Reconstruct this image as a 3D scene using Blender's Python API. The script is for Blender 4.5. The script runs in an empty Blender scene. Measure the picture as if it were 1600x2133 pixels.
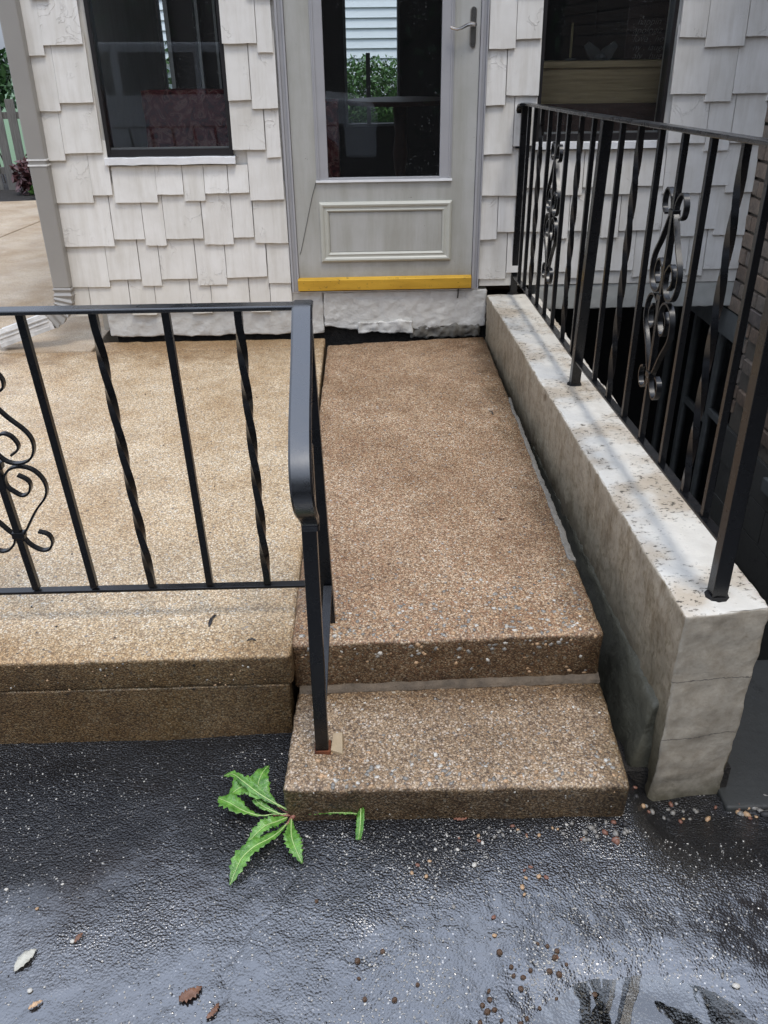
import bpy, bmesh, math, random
import numpy as np
from mathutils import Vector, Matrix
PI = math.pi
R = math.radians
rnd = random.Random(7)
S = bpy.context.scene
COL = S.collection

# ------------------------------------------------------------------ camera
def setup_camera():
    a, b, r = R(28.8484), R(1.2649), R(-0.7746)
    fw = Vector((math.sin(b)*math.cos(a), math.cos(b)*math.cos(a), -math.sin(a)))
    rt = Vector((math.cos(b), -math.sin(b), 0)); up = rt.cross(fw)
    rt2 = rt*math.cos(r) + up*math.sin(r); up2 = -rt*math.sin(r) + up*math.cos(r)
    cam = bpy.data.cameras.new('camera'); o = bpy.data.objects.new('camera', cam); COL.objects.link(o)
    m = Matrix.Identity(4)
    for i in range(3):
        m[i][0] = rt2[i]; m[i][1] = up2[i]; m[i][2] = -fw[i]
    m[0][3], m[1][3], m[2][3] = 0.3667, -4.4373, 1.3587
    o.matrix_world = m
    cam.sensor_fit = 'HORIZONTAL'; cam.sensor_width = 36; cam.lens = 36*1752.6/1600
    cam.clip_start = 0.02; cam.clip_end = 400
    S.camera = o
setup_camera()

# ------------------------------------------------------------------ world, sun, exposure
SUN_EL, SUN_AZ = 66, 150       # azimuth clockwise from +Y (behind and right of the camera)
world = bpy.data.worlds.new('World'); S.world = world; world.use_nodes = True
nt = world.node_tree; nt.nodes.clear()
out = nt.nodes.new('ShaderNodeOutputWorld'); bg = nt.nodes.new('ShaderNodeBackground')
sky = nt.nodes.new('ShaderNodeTexSky'); sky.sky_type = 'NISHITA'; sky.sun_disc = False
sky.sun_elevation = R(SUN_EL); sky.sun_rotation = R(SUN_AZ)
tc = nt.nodes.new('ShaderNodeTexCoord')
ns = nt.nodes.new('ShaderNodeTexNoise'); ns.inputs['Scale'].default_value = 1.6; ns.inputs['Detail'].default_value = 5
nt.links.new(tc.outputs['Generated'], ns.inputs['Vector'])
cr = nt.nodes.new('ShaderNodeValToRGB')
cr.color_ramp.elements[0].position = .3; cr.color_ramp.elements[0].color = (9.4, 10.9, 14.2, 1)
cr.color_ramp.elements[1].position = .75; cr.color_ramp.elements[1].color = (15.5, 16.8, 19.4, 1)
nt.links.new(ns.outputs['Fac'], cr.inputs['Fac'])
# overcast: brighter overhead than at the horizon
sep = nt.nodes.new('ShaderNodeSeparateXYZ'); nt.links.new(tc.outputs['Generated'], sep.inputs[0])
mr = nt.nodes.new('ShaderNodeMapRange'); mr.inputs['From Min'].default_value = -.02; mr.inputs['From Max'].default_value = 1
mr.inputs['To Min'].default_value = .2; mr.inputs['To Max'].default_value = 1.55
nt.links.new(sep.outputs['Z'], mr.inputs['Value'])
mu = nt.nodes.new('ShaderNodeVectorMath'); mu.operation = 'SCALE'
nt.links.new(cr.outputs['Color'], mu.inputs[0]); nt.links.new(mr.outputs['Result'], mu.inputs['Scale'])
mix = nt.nodes.new('ShaderNodeMixRGB'); mix.inputs['Fac'].default_value = .85
nt.links.new(sky.outputs['Color'], mix.inputs[1]); nt.links.new(mu.outputs[0], mix.inputs[2])
nt.links.new(mix.outputs[0], bg.inputs['Color']); bg.inputs['Strength'].default_value = .1
nt.links.new(bg.outputs[0], out.inputs['Surface'])
sl = bpy.data.lights.new('sun', 'SUN'); sl.energy = 1.25; sl.angle = R(14); sl.color = (1, .93, .83)
so = bpy.data.objects.new('sun', sl); COL.objects.link(so)
sd = Vector((math.sin(R(SUN_AZ))*math.cos(R(SUN_EL)), math.cos(R(SUN_AZ))*math.cos(R(SUN_EL)), math.sin(R(SUN_EL))))
so.rotation_euler = (-sd).to_track_quat('-Z', 'Y').to_euler()
S.view_settings.view_transform = 'Standard'; S.view_settings.look = 'None'
S.view_settings.gamma = 1; S.view_settings.use_curve_mapping = False
S.view_settings.exposure = 0.3
S.cycles.max_bounces = 8; S.cycles.transparent_max_bounces = 12

# ------------------------------------------------------------------ noise (numpy)
def _h(ix, iy, iz, s):
    n = (ix*374761393 + iy*668265263 + iz*2147483647 + s*974634777) & 0xffffffff
    n = ((n ^ (n >> 13))*1274126177) & 0xffffffff
    n = (n ^ (n >> 16)) & 0xffff
    return n/32767.5 - 1
def vnoise(P, s=0):
    P = np.asarray(P, float); i = np.floor(P).astype(np.int64); f = P - i; f = f*f*(3-2*f)
    r = 0
    for a in (0, 1):
        for b in (0, 1):
            for c in (0, 1):
                w = (f[:, 0] if a else 1-f[:, 0])*(f[:, 1] if b else 1-f[:, 1])*(f[:, 2] if c else 1-f[:, 2])
                r = r + w*_h(i[:, 0]+a, i[:, 1]+b, i[:, 2]+c, s)
    return r
def fbm(P, sc, oc=3, s=0):
    P = np.asarray(P, float)*sc; r = 0; a = 1; t = 0
    for k in range(oc):
        r = r + a*vnoise(P*2**k + 17.3*k, s+k); t += a; a *= .5
    return r/t

# ------------------------------------------------------------------ mesh helpers
class MB:
    def __init__(s): s.v = []; s.f = []
    def add(s, vs, fs):
        n = len(s.v); s.v += [tuple(v) for v in vs]; s.f += [tuple(i+n for i in f) for f in fs]; return s
    def box(s, x0, x1, y0, y1, z0, z1):
        x0, x1 = min(x0, x1), max(x0, x1); y0, y1 = min(y0, y1), max(y0, y1); z0, z1 = min(z0, z1), max(z0, z1)
        return s.hexa([(x0,y0,z0),(x1,y0,z0),(x1,y1,z0),(x0,y1,z0),(x0,y0,z1),(x1,y0,z1),(x1,y1,z1),(x0,y1,z1)])
    def hexa(s, c):
        return s.add(c, [(0,3,2,1),(4,5,6,7),(0,1,5,4),(1,2,6,5),(2,3,7,6),(3,0,4,7)])
    def bar(s, pts, w, h, up=(0,0,1), twist=None, caps=True):
        """rectangular section swept along pts; w across, h along 'up'"""
        pts = [Vector(p) for p in pts]; n = len(pts); vs = []; up = Vector(up)
        for i, p in enumerate(pts):
            t = (pts[min(i+1, n-1)] - pts[max(i-1, 0)]).normalized()
            a = t.cross(up)
            if a.length < 1e-4: a = Vector((1, 0, 0))
            a.normalize(); b = a.cross(t).normalized()
            ww = w[i] if isinstance(w, (list, tuple)) else w
            hh = h[i] if isinstance(h, (list, tuple)) else h
            if twist is not None:
                q = twist[i]; a, b = a*math.cos(q)+b*math.sin(q), -a*math.sin(q)+b*math.cos(q)
            for sx, sy in ((-1,-1),(1,-1),(1,1),(-1,1)): vs.append(p + a*sx*ww/2 + b*sy*hh/2)
        fs = []
        for i in range(n-1):
            for k in range(4):
                fs.append((4*i+k, 4*i+(k+1)%4, 4*i+4+(k+1)%4, 4*i+4+k))
        if caps: fs += [(3,2,1,0), (4*n-4,4*n-3,4*n-2,4*n-1)]
        return s.add(vs, fs)
    def tube(s, pts, r, n=8, caps=True):
        pts = [Vector(p) for p in pts]; m = len(pts); vs = []
        t0 = (pts[1]-pts[0]).normalized(); a = t0.orthogonal().normalized()
        for i, p in enumerate(pts):
            t = (pts[min(i+1, m-1)] - pts[max(i-1, 0)]).normalized()
            a = (a - t*a.dot(t)).normalized(); b = t.cross(a)
            rr = r[i] if isinstance(r, (list, tuple)) else r
            for k in range(n):
                q = 2*PI*k/n; vs.append(p + (a*math.cos(q)+b*math.sin(q))*rr)
        fs = [(n*i+k, n*i+(k+1)%n, n*i+n+(k+1)%n, n*i+n+k) for i in range(m-1) for k in range(n)]
        if caps: fs += [tuple(range(n))[::-1], tuple(range(n*(m-1), n*m))]
        return s.add(vs, fs)
    def build(s, name, mat=None, parent=None, smooth=False, bevel=0, **tags):
        me = bpy.data.meshes.new(name); me.from_pydata(s.v, [], s.f); me.update()
        if smooth:
            me.polygons.foreach_set('use_smooth', [True]*len(me.polygons))
        elif name in ('scroll', 'handrail', 'rail_end', 'baluster', 'handle'):
            me.polygons.foreach_set('use_smooth', [True]*len(me.polygons)); me.set_sharp_from_angle(angle=R(34))
        return link(name, me, mat, parent, bevel, **tags)
def link(name, me, mat=None, parent=None, bevel=0, loc=None, rot=None, **tags):
    o = bpy.data.objects.new(name, me); COL.objects.link(o)
    if mat and not me.materials: me.materials.append(mat)
    if parent: o.parent = parent
    if loc: o.location = loc
    if rot: o.rotation_euler = rot
    if bevel:
        b = o.modifiers.new('bevel', 'BEVEL'); b.width = bevel; b.segments = 2; b.limit_method = 'ANGLE'; b.harden_normals = False
    for k, v in tags.items(): o[k] = v
    return o
def thing(name, label, cat, loc=(0,0,0), group=None):
    o = bpy.data.objects.new(name, None); COL.objects.link(o); o.location = loc; o.empty_display_size = .1
    o['label'] = label; o['category'] = cat
    if group: o['group'] = group
    return o
def MBbox(*a): return MB().box(*a)

def lines(L, res, r):
    ks = [0, .3*r, .65*r, r]
    n = max(2, int((L-2*r)/res)); mid = [r + (L-2*r)*i/n for i in range(1, n)]
    return np.array(ks + mid + [L-k for k in reversed(ks)])
def rough_block(c, res=.02, r=.012, amp=.004, nsc=30, seed=0, fn=None, amp2=0, nsc2=4):
    """c: 8 corners (bottom 4 ccw, top 4 ccw). Rounded, noise-displaced block with all faces gridded."""
    c = np.array(c, float)
    L = [np.linalg.norm(c[1]-c[0]), np.linalg.norm(c[3]-c[0]), np.linalg.norm(c[4]-c[0])]
    G = [lines(l, res if l > 3*r else l, min(r, l*.3)) for l in L]
    V = []; F = []; idx = {}
    def vid(i, j, k):
        key = (i, j, k)
        if key not in idx: idx[key] = len(V); V.append((G[0][i], G[1][j], G[2][k]))
        return idx[key]
    nx, ny, nz = [len(g)-1 for g in G]
    for k in (0, nz):
        for i in range(nx):
            for j in range(ny):
                q = (vid(i,j,k), vid(i+1,j,k), vid(i+1,j+1,k), vid(i,j+1,k)); F.append(q if k else q[::-1])
    for j in (0, ny):
        for i in range(nx):
            for k in range(nz):
                q = (vid(i,j,k), vid(i+1,j,k), vid(i+1,j,k+1), vid(i,j,k+1)); F.append(q[::-1] if j else q)
    for i in (0, nx):
        for j in range(ny):
            for k in range(nz):
                q = (vid(i,j,k), vid(i,j+1,k), vid(i,j+1,k+1), vid(i,j,k+1)); F.append(q if i else q[::-1])
    V = np.array(V); Lv = np.array(L); rr = np.minimum(r, Lv*.3)
    cc = np.clip(V, rr, Lv-rr); n = V-cc; ln = np.linalg.norm(n, axis=1, keepdims=True); ln[ln == 0] = 1
    n = n/ln; V = cc + n*r if np.allclose(rr, r) else V
    u = V/Lv; a, b, g = u[:, :1], u[:, 1:2], u[:, 2:3]
    P = ((1-a)*(1-b)*(1-g)*c[0] + a*(1-b)*(1-g)*c[1] + a*b*(1-g)*c[2] + (1-a)*b*(1-g)*c[3] +
         (1-a)*(1-b)*g*c[4] + a*(1-b)*g*c[5] + a*b*g*c[6] + (1-a)*b*g*c[7])
    d = fbm(P, nsc, 3, seed)[:, None]*amp
    if amp2: d = d + fbm(P, nsc2, 2, seed+9)[:, None]*amp2
    P = P + n*d
    if fn is not None: P = fn(P, n)
    m = MB(); m.v = [tuple(p) for p in P]; m.f = F
    return m
def bc(x0, x1, y0, y1, z0, z1):
    return [(x0,y0,z0),(x1,y0,z0),(x1,y1,z0),(x0,y1,z0),(x0,y0,z1),(x1,y0,z1),(x1,y1,z1),(x0,y1,z1)]

# ------------------------------------------------------------------ materials
def nmat(name):
    m = bpy.data.materials.new(name); m.use_nodes = True
    t = m.node_tree; b = t.nodes['Principled BSDF']
    return m, t, b
class N:
    """tiny node helper"""
    def __init__(s, t): s.t = t; s.tc = t.nodes.new('ShaderNodeTexCoord').outputs['Object']; s.geo = None
    def lk(s, a, b):
        if isinstance(a, (int, float)): b.default_value = a
        elif isinstance(a, tuple): b.default_value = a if len(a) == 4 or b.type == 'VECTOR' else a+(1,)
        else: s.t.links.new(a, b)
    def noise(s, sc, det=3, rough=.5, vec=None, dist=0):
        n = s.t.nodes.new('ShaderNodeTexNoise'); n.inputs['Scale'].default_value = sc; n.inputs['Detail'].default_value = det
        n.inputs['Roughness'].default_value = rough; n.inputs['Distortion'].default_value = dist
        s.t.links.new(vec or s.tc, n.inputs['Vector']); return n.outputs['Fac']
    def vor(s, sc, feat='F1', vec=None, rand=1):
        n = s.t.nodes.new('ShaderNodeTexVoronoi'); n.feature = feat; n.inputs['Scale'].default_value = sc
        n.inputs['Randomness'].default_value = rand
        s.t.links.new(vec or s.tc, n.inputs['Vector']); return n
    def scale(s, v, vec=None):
        n = s.t.nodes.new('ShaderNodeMapping'); n.inputs['Scale'].default_value = v
        s.t.links.new(vec or s.tc, n.inputs['Vector']); return n.outputs[0]
    def ramp(s, f, st, interp='LINEAR'):
        n = s.t.nodes.new('ShaderNodeValToRGB'); e = n.color_ramp.elements; n.color_ramp.interpolation = interp
        while len(e) < len(st): e.new(.5)
        for k, (p, c) in zip(e, st):
            k.position = p; k.color = (c, c, c, 1) if isinstance(c, (int, float)) else tuple(c)+(1,)
        s.t.links.new(f, n.inputs['Fac']); return n.outputs['Color']
    def mix(s, f, a, b, mode='MIX'):
        n = s.t.nodes.new('ShaderNodeMixRGB'); n.blend_type = mode
        s.lk(f, n.inputs[0]); s.lk(a, n.inputs[1]); s.lk(b, n.inputs[2]); return n.outputs[0]
    def math(s, op, a, b=0, c=0):
        n = s.t.nodes.new('ShaderNodeMath'); n.operation = op
        s.lk(a, n.inputs[0]); s.lk(b, n.inputs[1])
        if len(n.inputs) > 2: s.lk(c, n.inputs[2])
        return n.outputs[0]
    def bump(s, h, st=.5, d=.01, nrm=None):
        n = s.t.nodes.new('ShaderNodeBump'); n.inputs['Strength'].default_value = st; n.inputs['Distance'].default_value = d
        s.lk(h, n.inputs['Height'])
        if nrm: s.t.links.new(nrm, n.inputs['Normal'])
        return n.outputs[0]
    def sepv(s, v=None):
        n = s.t.nodes.new('ShaderNodeSeparateXYZ'); s.t.links.new(v or s.tc, n.inputs[0]); return n.outputs
    def normal(s):
        n = s.t.nodes.new('ShaderNodeNewGeometry'); return n
    def rand(s):
        n = s.t.nodes.new('ShaderNodeObjectInfo'); return n.outputs['Random']
M = {}
def plain(name, col, rough=.6, metal=0, var=.15, sc=20, bump=.2, bd=.002, spec=.5):
    m, t, b = nmat(name); n = N(t)
    f = n.noise(sc, 4)
    c = n.ramp(f, [(.3, tuple(v*(1-var) for v in col)), (.7, tuple(min(1, v*(1+var)) for v in col))])
    t.links.new(c, b.inputs['Base Color']); b.inputs['Roughness'].default_value = rough
    b.inputs['Metallic'].default_value = metal; b.inputs['Specular IOR Level'].default_value = spec
    if bump: t.links.new(n.bump(n.noise(sc*4, 4), bump, bd), b.inputs['Normal'])
    M[name] = m; return m

def aggregate(name, cols, cell, dirt, big=.0, wet=.35, vert_shade_dirt=None, edges=()):
    m, t, b = nmat(name); n = N(t)
    wv = n.t.nodes.new('ShaderNodeVectorMath'); wv.operation = 'ADD'
    nz = t.nodes.new('ShaderNodeTexNoise'); nz.inputs['Scale'].default_value = 90; t.links.new(n.tc, nz.inputs['Vector'])
    sc = t.nodes.new('ShaderNodeVectorMath'); sc.operation = 'SCALE'; sc.inputs['Scale'].default_value = .006
    t.links.new(nz.outputs['Color'], sc.inputs[0]); t.links.new(n.tc, wv.inputs[0]); t.links.new(sc.outputs[0], wv.inputs[1])
    v = n.vor(1/cell, vec=wv.outputs[0]); v2 = n.vor(.45/cell, vec=wv.outputs[0])
    cols = [(min(1, c_[0]*1.03), c_[1]*.985, c_[2]*.95) for c_ in cols]
    g = n.sepv(v.outputs['Color']); st = [(i/len(cols), c) for i, c in enumerate(cols)]
    c = n.ramp(g[0], st, 'CONSTANT')
    # gaps between grains
    gap = n.ramp(v.outputs['Distance'], [(.25, 1.), (.75, .45)])
    c = n.mix(1, c, gap, 'MULTIPLY')
    # sparse bigger pale stones
    g2 = n.sepv(v2.outputs['Color'])
    sel = n.math('MULTIPLY', n.math('GREATER_THAN', g2[1], .955), n.math('LESS_THAN', v2.outputs['Distance'], .42))
    c = n.mix(sel, c, n.ramp(g2[0], [(0, (.62, .58, .5)), (.6, (.36, .33, .3)), (1, (.1, .09, .08))]))
    # broad stains
    s1 = n.ramp(n.noise(2.2, 5, .6), [(.35, dirt[0]), (.62, (1, 1, 1))])
    s2 = n.ramp(n.noise(9, 5, .7), [(.3, dirt[1]), (.6, (1, 1, 1))])
    c = n.mix(1, n.mix(1, c, s1, 'MULTIPLY'), s2, 'MULTIPLY')
    for ax, e0, e1, ec in edges:
        q = n.sepv()['xyz'.index(ax)]; mr_ = t.nodes.new('ShaderNodeMapRange'); mr_.inputs['From Min'].default_value = e0; mr_.inputs['From Max'].default_value = e1
        t.links.new(q, mr_.inputs['Value'])
        f_ = n.ramp(n.math('ADD', mr_.outputs[0], n.math('MULTIPLY', n.math('SUBTRACT', n.noise(8, 6, .7), .5), 1.6)), [(.25, 0.), (.8, 1.)])
        c = n.mix(f_, c, n.mix(1, c, ec, 'MULTIPLY'))
    if vert_shade_dirt:  # upright faces: riser shade put into the colour, together with blotchy dirt
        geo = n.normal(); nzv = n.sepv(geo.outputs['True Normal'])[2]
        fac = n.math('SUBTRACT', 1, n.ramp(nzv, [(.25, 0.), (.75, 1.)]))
        c = n.mix(fac, c, n.mix(1, c, n.ramp(n.noise(14, 5, .7), [(.3, tuple(x*.6 for x in vert_shade_dirt)), (.7, vert_shade_dirt)]), 'MULTIPLY'))
    t.links.new(c, b.inputs['Base Color'])
    h = n.math('SUBTRACT', 1, v.outputs['Distance'])
    bn = n.bump(h, .75, cell*.55)
    bn = n.bump(n.noise(60, 4, .6), .35, .004, bn)
    t.links.new(bn, b.inputs['Normal'])
    t.links.new(n.ramp(n.noise(5, 4), [(.35, wet), (.7, min(1, wet+.35))]), b.inputs['Roughness'])
    M[name] = m; return m
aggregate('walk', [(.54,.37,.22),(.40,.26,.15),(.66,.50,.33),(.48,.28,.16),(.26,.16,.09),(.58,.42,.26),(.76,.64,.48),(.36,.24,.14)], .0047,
          [(.72,.66,.6),(.8,.76,.72)], vert_shade_dirt=(.48,.45,.39), edges=[('x',.84,1.0,(.52,.49,.43)),('x',.24,.14,(.72,.66,.58)),('y',-.45,-.05,(.70,.66,.6))])
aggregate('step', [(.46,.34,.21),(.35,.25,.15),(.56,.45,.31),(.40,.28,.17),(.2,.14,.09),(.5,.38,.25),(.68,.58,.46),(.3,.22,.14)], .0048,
          [(.8,.76,.72),(.75,.72,.68)], vert_shade_dirt=(.46,.43,.37), edges=[('x',.84,1.0,(.6,.58,.5)),('y',-2.82,-2.68,(.66,.6,.52))])
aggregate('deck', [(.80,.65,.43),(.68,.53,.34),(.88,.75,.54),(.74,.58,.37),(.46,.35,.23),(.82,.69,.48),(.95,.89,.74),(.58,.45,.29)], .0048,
          [(.78,.7,.6),(.86,.82,.76)], vert_shade_dirt=(.40,.37,.31), edges=[('y',-.55,-.10,(.62,.54,.44)),('y',-2.52,-2.75,(.74,.66,.55))])
aggregate('patio', [(.62,.52,.38),(.55,.46,.33),(.66,.57,.43),(.58,.48,.35)], .003, [(.72,.64,.54),(.88,.84,.8)], wet=.5)

def concrete_paint(name, col, under, thr, bumpd=.006, sc=28, spots=None, stain=None, rough=.6, vert=None):
    m, t, b = nmat(name); n = N(t)
    f = n.noise(7, 7, .68)
    c = n.ramp(n.noise(18, 4), [(.3, tuple(v*.86 for v in col)), (.7, col)])
    c = n.mix(n.ramp(f, [(thr, 0.), (thr+.035, 1.)]), c, n.ramp(n.noise(60, 3), [(.3, tuple(v*.7 for v in under)), (.7, under)]))
    if stain:
        geo = n.normal(); up = n.ramp(n.sepv(geo.outputs['True Normal'])[2], [(.5, 0.), (.85, 1.)])
        fs = n.math('MULTIPLY', n.ramp(n.noise(4.5, 5, .6), [(.46, 0.), (.60, .85)]), 1)
        c = n.mix(n.math('MULTIPLY', fs, up), c, stain)
        if vert:
            c = n.mix(up, n.mix(1, c, n.ramp(n.noise(10, 6, .7), [(.3, tuple(v*.75 for v in vert)), (.7, vert)]), 'MULTIPLY'), c)
    if spots:
        pit = n.ramp(n.noise(70, 4, .7, vec=n.scale((.75, 1.25, 1))), [(.565, 0.), (.60, 1.)])
        dens = n.ramp(n.noise(4.5, 6, .75), [(.44, 0.), (.54, 1.)])
        dens = n.math('MULTIPLY', dens, up); c = n.mix(n.math('MULTIPLY', pit, dens), c, spots)
        moss = n.ramp(n.noise(13, 6, .75), [(.62, 0.), (.7, .55)])
        c = n.mix(n.math('MULTIPLY', moss, dens), c, (.2,.17,.12))
    t.links.new(c, b.inputs['Base Color']); b.inputs['Roughness'].default_value = rough
    bn = n.bump(n.noise(sc, 8, .62), .55, bumpd)
    bn = n.bump(n.noise(220, 3, .6), .3, .0015, bn)
    t.links.new(bn, b.inputs['Normal']); M[name] = m
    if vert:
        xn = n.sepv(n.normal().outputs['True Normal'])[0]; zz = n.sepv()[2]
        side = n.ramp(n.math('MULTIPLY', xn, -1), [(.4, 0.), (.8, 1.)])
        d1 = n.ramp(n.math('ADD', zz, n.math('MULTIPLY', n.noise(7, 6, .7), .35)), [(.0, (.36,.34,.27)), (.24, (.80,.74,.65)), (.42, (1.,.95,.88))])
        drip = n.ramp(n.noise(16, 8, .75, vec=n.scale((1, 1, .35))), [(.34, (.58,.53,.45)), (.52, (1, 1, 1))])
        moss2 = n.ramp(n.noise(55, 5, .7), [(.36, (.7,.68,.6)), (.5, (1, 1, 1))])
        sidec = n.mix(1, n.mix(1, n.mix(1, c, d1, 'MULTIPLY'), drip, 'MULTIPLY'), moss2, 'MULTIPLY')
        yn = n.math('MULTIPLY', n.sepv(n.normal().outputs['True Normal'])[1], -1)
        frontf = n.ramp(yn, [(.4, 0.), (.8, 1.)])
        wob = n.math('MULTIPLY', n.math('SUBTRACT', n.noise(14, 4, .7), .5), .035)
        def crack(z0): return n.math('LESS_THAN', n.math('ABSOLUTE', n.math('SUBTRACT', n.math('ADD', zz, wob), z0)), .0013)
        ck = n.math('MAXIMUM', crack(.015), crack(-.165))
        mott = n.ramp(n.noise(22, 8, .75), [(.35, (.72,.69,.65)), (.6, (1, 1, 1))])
        foot_h = n.math('MULTIPLY', n.math('ADD', zz, .385), 3.5)  # front face gets darker towards its foot
        ft = n.ramp(n.math('ADD', foot_h, n.math('MULTIPLY', n.noise(11, 5, .7), .5)), [(.25, (.4,.41,.36)), (.55, (1, 1, 1))])
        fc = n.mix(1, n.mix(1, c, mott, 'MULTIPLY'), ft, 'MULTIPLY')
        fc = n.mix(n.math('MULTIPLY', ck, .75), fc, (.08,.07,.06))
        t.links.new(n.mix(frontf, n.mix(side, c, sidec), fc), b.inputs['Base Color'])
    return m
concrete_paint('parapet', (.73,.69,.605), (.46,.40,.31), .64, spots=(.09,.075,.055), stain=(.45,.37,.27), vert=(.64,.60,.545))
concrete_paint('foundation', (.6,.585,.54), (.3,.27,.22), .68, bumpd=.012, sc=34)
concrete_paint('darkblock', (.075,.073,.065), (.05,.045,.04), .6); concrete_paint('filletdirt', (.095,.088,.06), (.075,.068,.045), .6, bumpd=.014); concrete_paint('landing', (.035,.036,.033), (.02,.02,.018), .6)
concrete_paint('mortar', (.13,.12,.10), (.09,.08,.06), .6, bumpd=.01)
concrete_paint('beam', (.48,.475,.43), (.2,.19,.16), .72, bumpd=.006)

def shingle_mat():
    m, t, b = nmat('shingle'); n = N(t)
    rn = n.rand(); off = t.nodes.new('ShaderNodeVectorMath'); off.operation = 'ADD'
    cx = t.nodes.new('ShaderNodeCombineXYZ'); t.links.new(n.math('MULTIPLY', rn, 31.7), cx.inputs[1])
    t.links.new(n.tc, off.inputs[0]); t.links.new(cx.outputs[0], off.inputs[1]); vec = off.outputs[0]
    base = n.ramp(rn, [(0, (.72,.695,.64)), (.5, (.78,.755,.705)), (1, (.75,.725,.675))])
    soil = n.ramp(n.noise(6, 5, .6, vec=vec), [(.3, (.87,.86,.84)), (.65, (1, 1, 1))])
    c = n.mix(1, base, soil, 'MULTIPLY')
    sp_ = n.ramp(n.math('ADD', n.sepv()[2], n.math('MULTIPLY', n.noise(5, 5, .7), .35)), [(.26, (.88,.86,.81)), (.55, (1, 1, 1))]); c = n.mix(1, c, sp_, 'MULTIPLY')
    streak = n.ramp(n.noise(26, 5, .65, vec=n.scale((1, 1, .07), vec)), [(.36, (.90,.89,.87)), (.55, (1, 1, 1))]); c = n.mix(1, c, streak, 'MULTIPLY')
    # lifted paint: thin ridges of a distorted noise iso-line, only in patches
    w = n.noise(9, 5, .55, vec=vec, dist=.6)
    ridge = n.math('SUBTRACT', 1, n.math('MINIMUM', 1, n.math('MULTIPLY', n.math('ABSOLUTE', n.math('SUBTRACT', w, .5)), 70)))
    patch = n.ramp(n.noise(5, 2, vec=vec), [(.56, 0.), (.64, 1.)])
    rp = n.math('MULTIPLY', ridge, patch)
    c = n.mix(n.math('MULTIPLY', rp, .35), c, (.4,.37,.33))
    t.links.new(c, b.inputs['Base Color']); b.inputs['Roughness'].default_value = .48
    grain = n.noise(60, 4, .6, vec=n.scale((1, 1, .06), vec))
    h = n.math('ADD', n.math('MULTIPLY', grain, .8), n.math('MULTIPLY', rp, 1.6))
    bn = n.bump(h, .5, .0025); bn = n.bump(n.noise(260, 3, .6), .25, .001, bn)
    t.links.new(bn, b.inputs['Normal']); M['shingle'] = m
shingle_mat()

def iron(name='iron', ior=1.5):
    m, t, b = nmat(name); n = N(t)
    rust = n.ramp(n.noise(30, 6, .75), [(.74, 0.), (.77, 1.)])
    t.links.new(n.mix(rust, (.0035,.0037,.0045), (.05,.018,.009)), b.inputs['Base Color'])
    t.links.new(n.ramp(n.noise(14, 5, .6), [(.3, .2), (.7, .36)]), b.inputs['Roughness'])
    b.inputs['IOR'].default_value = ior
    t.links.new(n.bump(n.noise(120, 4, .6), .2, .0008), b.inputs['Normal']); M[name] = m
iron(); iron('iron_wet', 1.95)
def glass():
    m, t, b = nmat('glass'); t.nodes.remove(b); n = N(t)
    o = [x for x in t.nodes if x.type == 'OUTPUT_MATERIAL'][0]
    tr = t.nodes.new('ShaderNodeBsdfTransparent'); gl = t.nodes.new('ShaderNodeBsdfGlossy'); mx = t.nodes.new('ShaderNodeMixShader')
    tr.inputs[0].default_value = (.93, .95, .95, 1); gl.inputs['Roughness'].default_value = .01
    fr = t.nodes.new('ShaderNodeFresnel'); fr.inputs['IOR'].default_value = 1.42
    # raindrops and dust
    v = n.vor(150); g = n.sepv(v.outputs['Color'])
    dens = n.ramp(n.noise(3.4, 2), [(.47, 1.), (.68, .86)])
    dr = n.math('MULTIPLY', n.math('GREATER_THAN', g[0], dens), n.math('LESS_THAN', v.outputs['Distance'], .28))
    bn = n.bump(n.math('MULTIPLY', dr, n.math('SUBTRACT', 1, v.outputs['Distance'])), .6, .003)
    t.links.new(bn, gl.inputs['Normal'])
    df = t.nodes.new('ShaderNodeBsdfDiffuse'); df.inputs[0].default_value = (.6,.62,.62,1)
    m2 = t.nodes.new('ShaderNodeMixShader')
    t.links.new(fr.outputs[0], mx.inputs[0]); t.links.new(tr.outputs[0], mx.inputs[1]); t.links.new(gl.outputs[0], mx.inputs[2])
    t.links.new(n.math('ADD', n.math('MULTIPLY', dr, .22), .006), m2.inputs[0])
    t.links.new(mx.outputs[0], m2.inputs[1]); t.links.new(df.outputs[0], m2.inputs[2]); t.links.new(m2.outputs[0], o.inputs[0])
    M['glass'] = m
glass()
def water():
    m, t, b = nmat('water'); t.nodes.remove(b); n = N(t)
    o = [x for x in t.nodes if x.type == 'OUTPUT_MATERIAL'][0]
    tr = t.nodes.new('ShaderNodeBsdfTransparent'); gl = t.nodes.new('ShaderNodeBsdfGlossy'); mx = t.nodes.new('ShaderNodeMixShader')
    tr.inputs[0].default_value = (.8,.8,.78,1); gl.inputs['Roughness'].default_value = .015
    fr = t.nodes.new('ShaderNodeFresnel'); fr.inputs['IOR'].default_value = 2.3
    t.links.new(n.bump(n.noise(18, 2), .04, .003), gl.inputs['Normal'])
    t.links.new(fr.outputs[0], mx.inputs[0]); t.links.new(tr.outputs[0], mx.inputs[1]); t.links.new(gl.outputs[0], mx.inputs[2])
    t.links.new(mx.outputs[0], o.inputs[0]); M['water'] = m
water()
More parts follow.
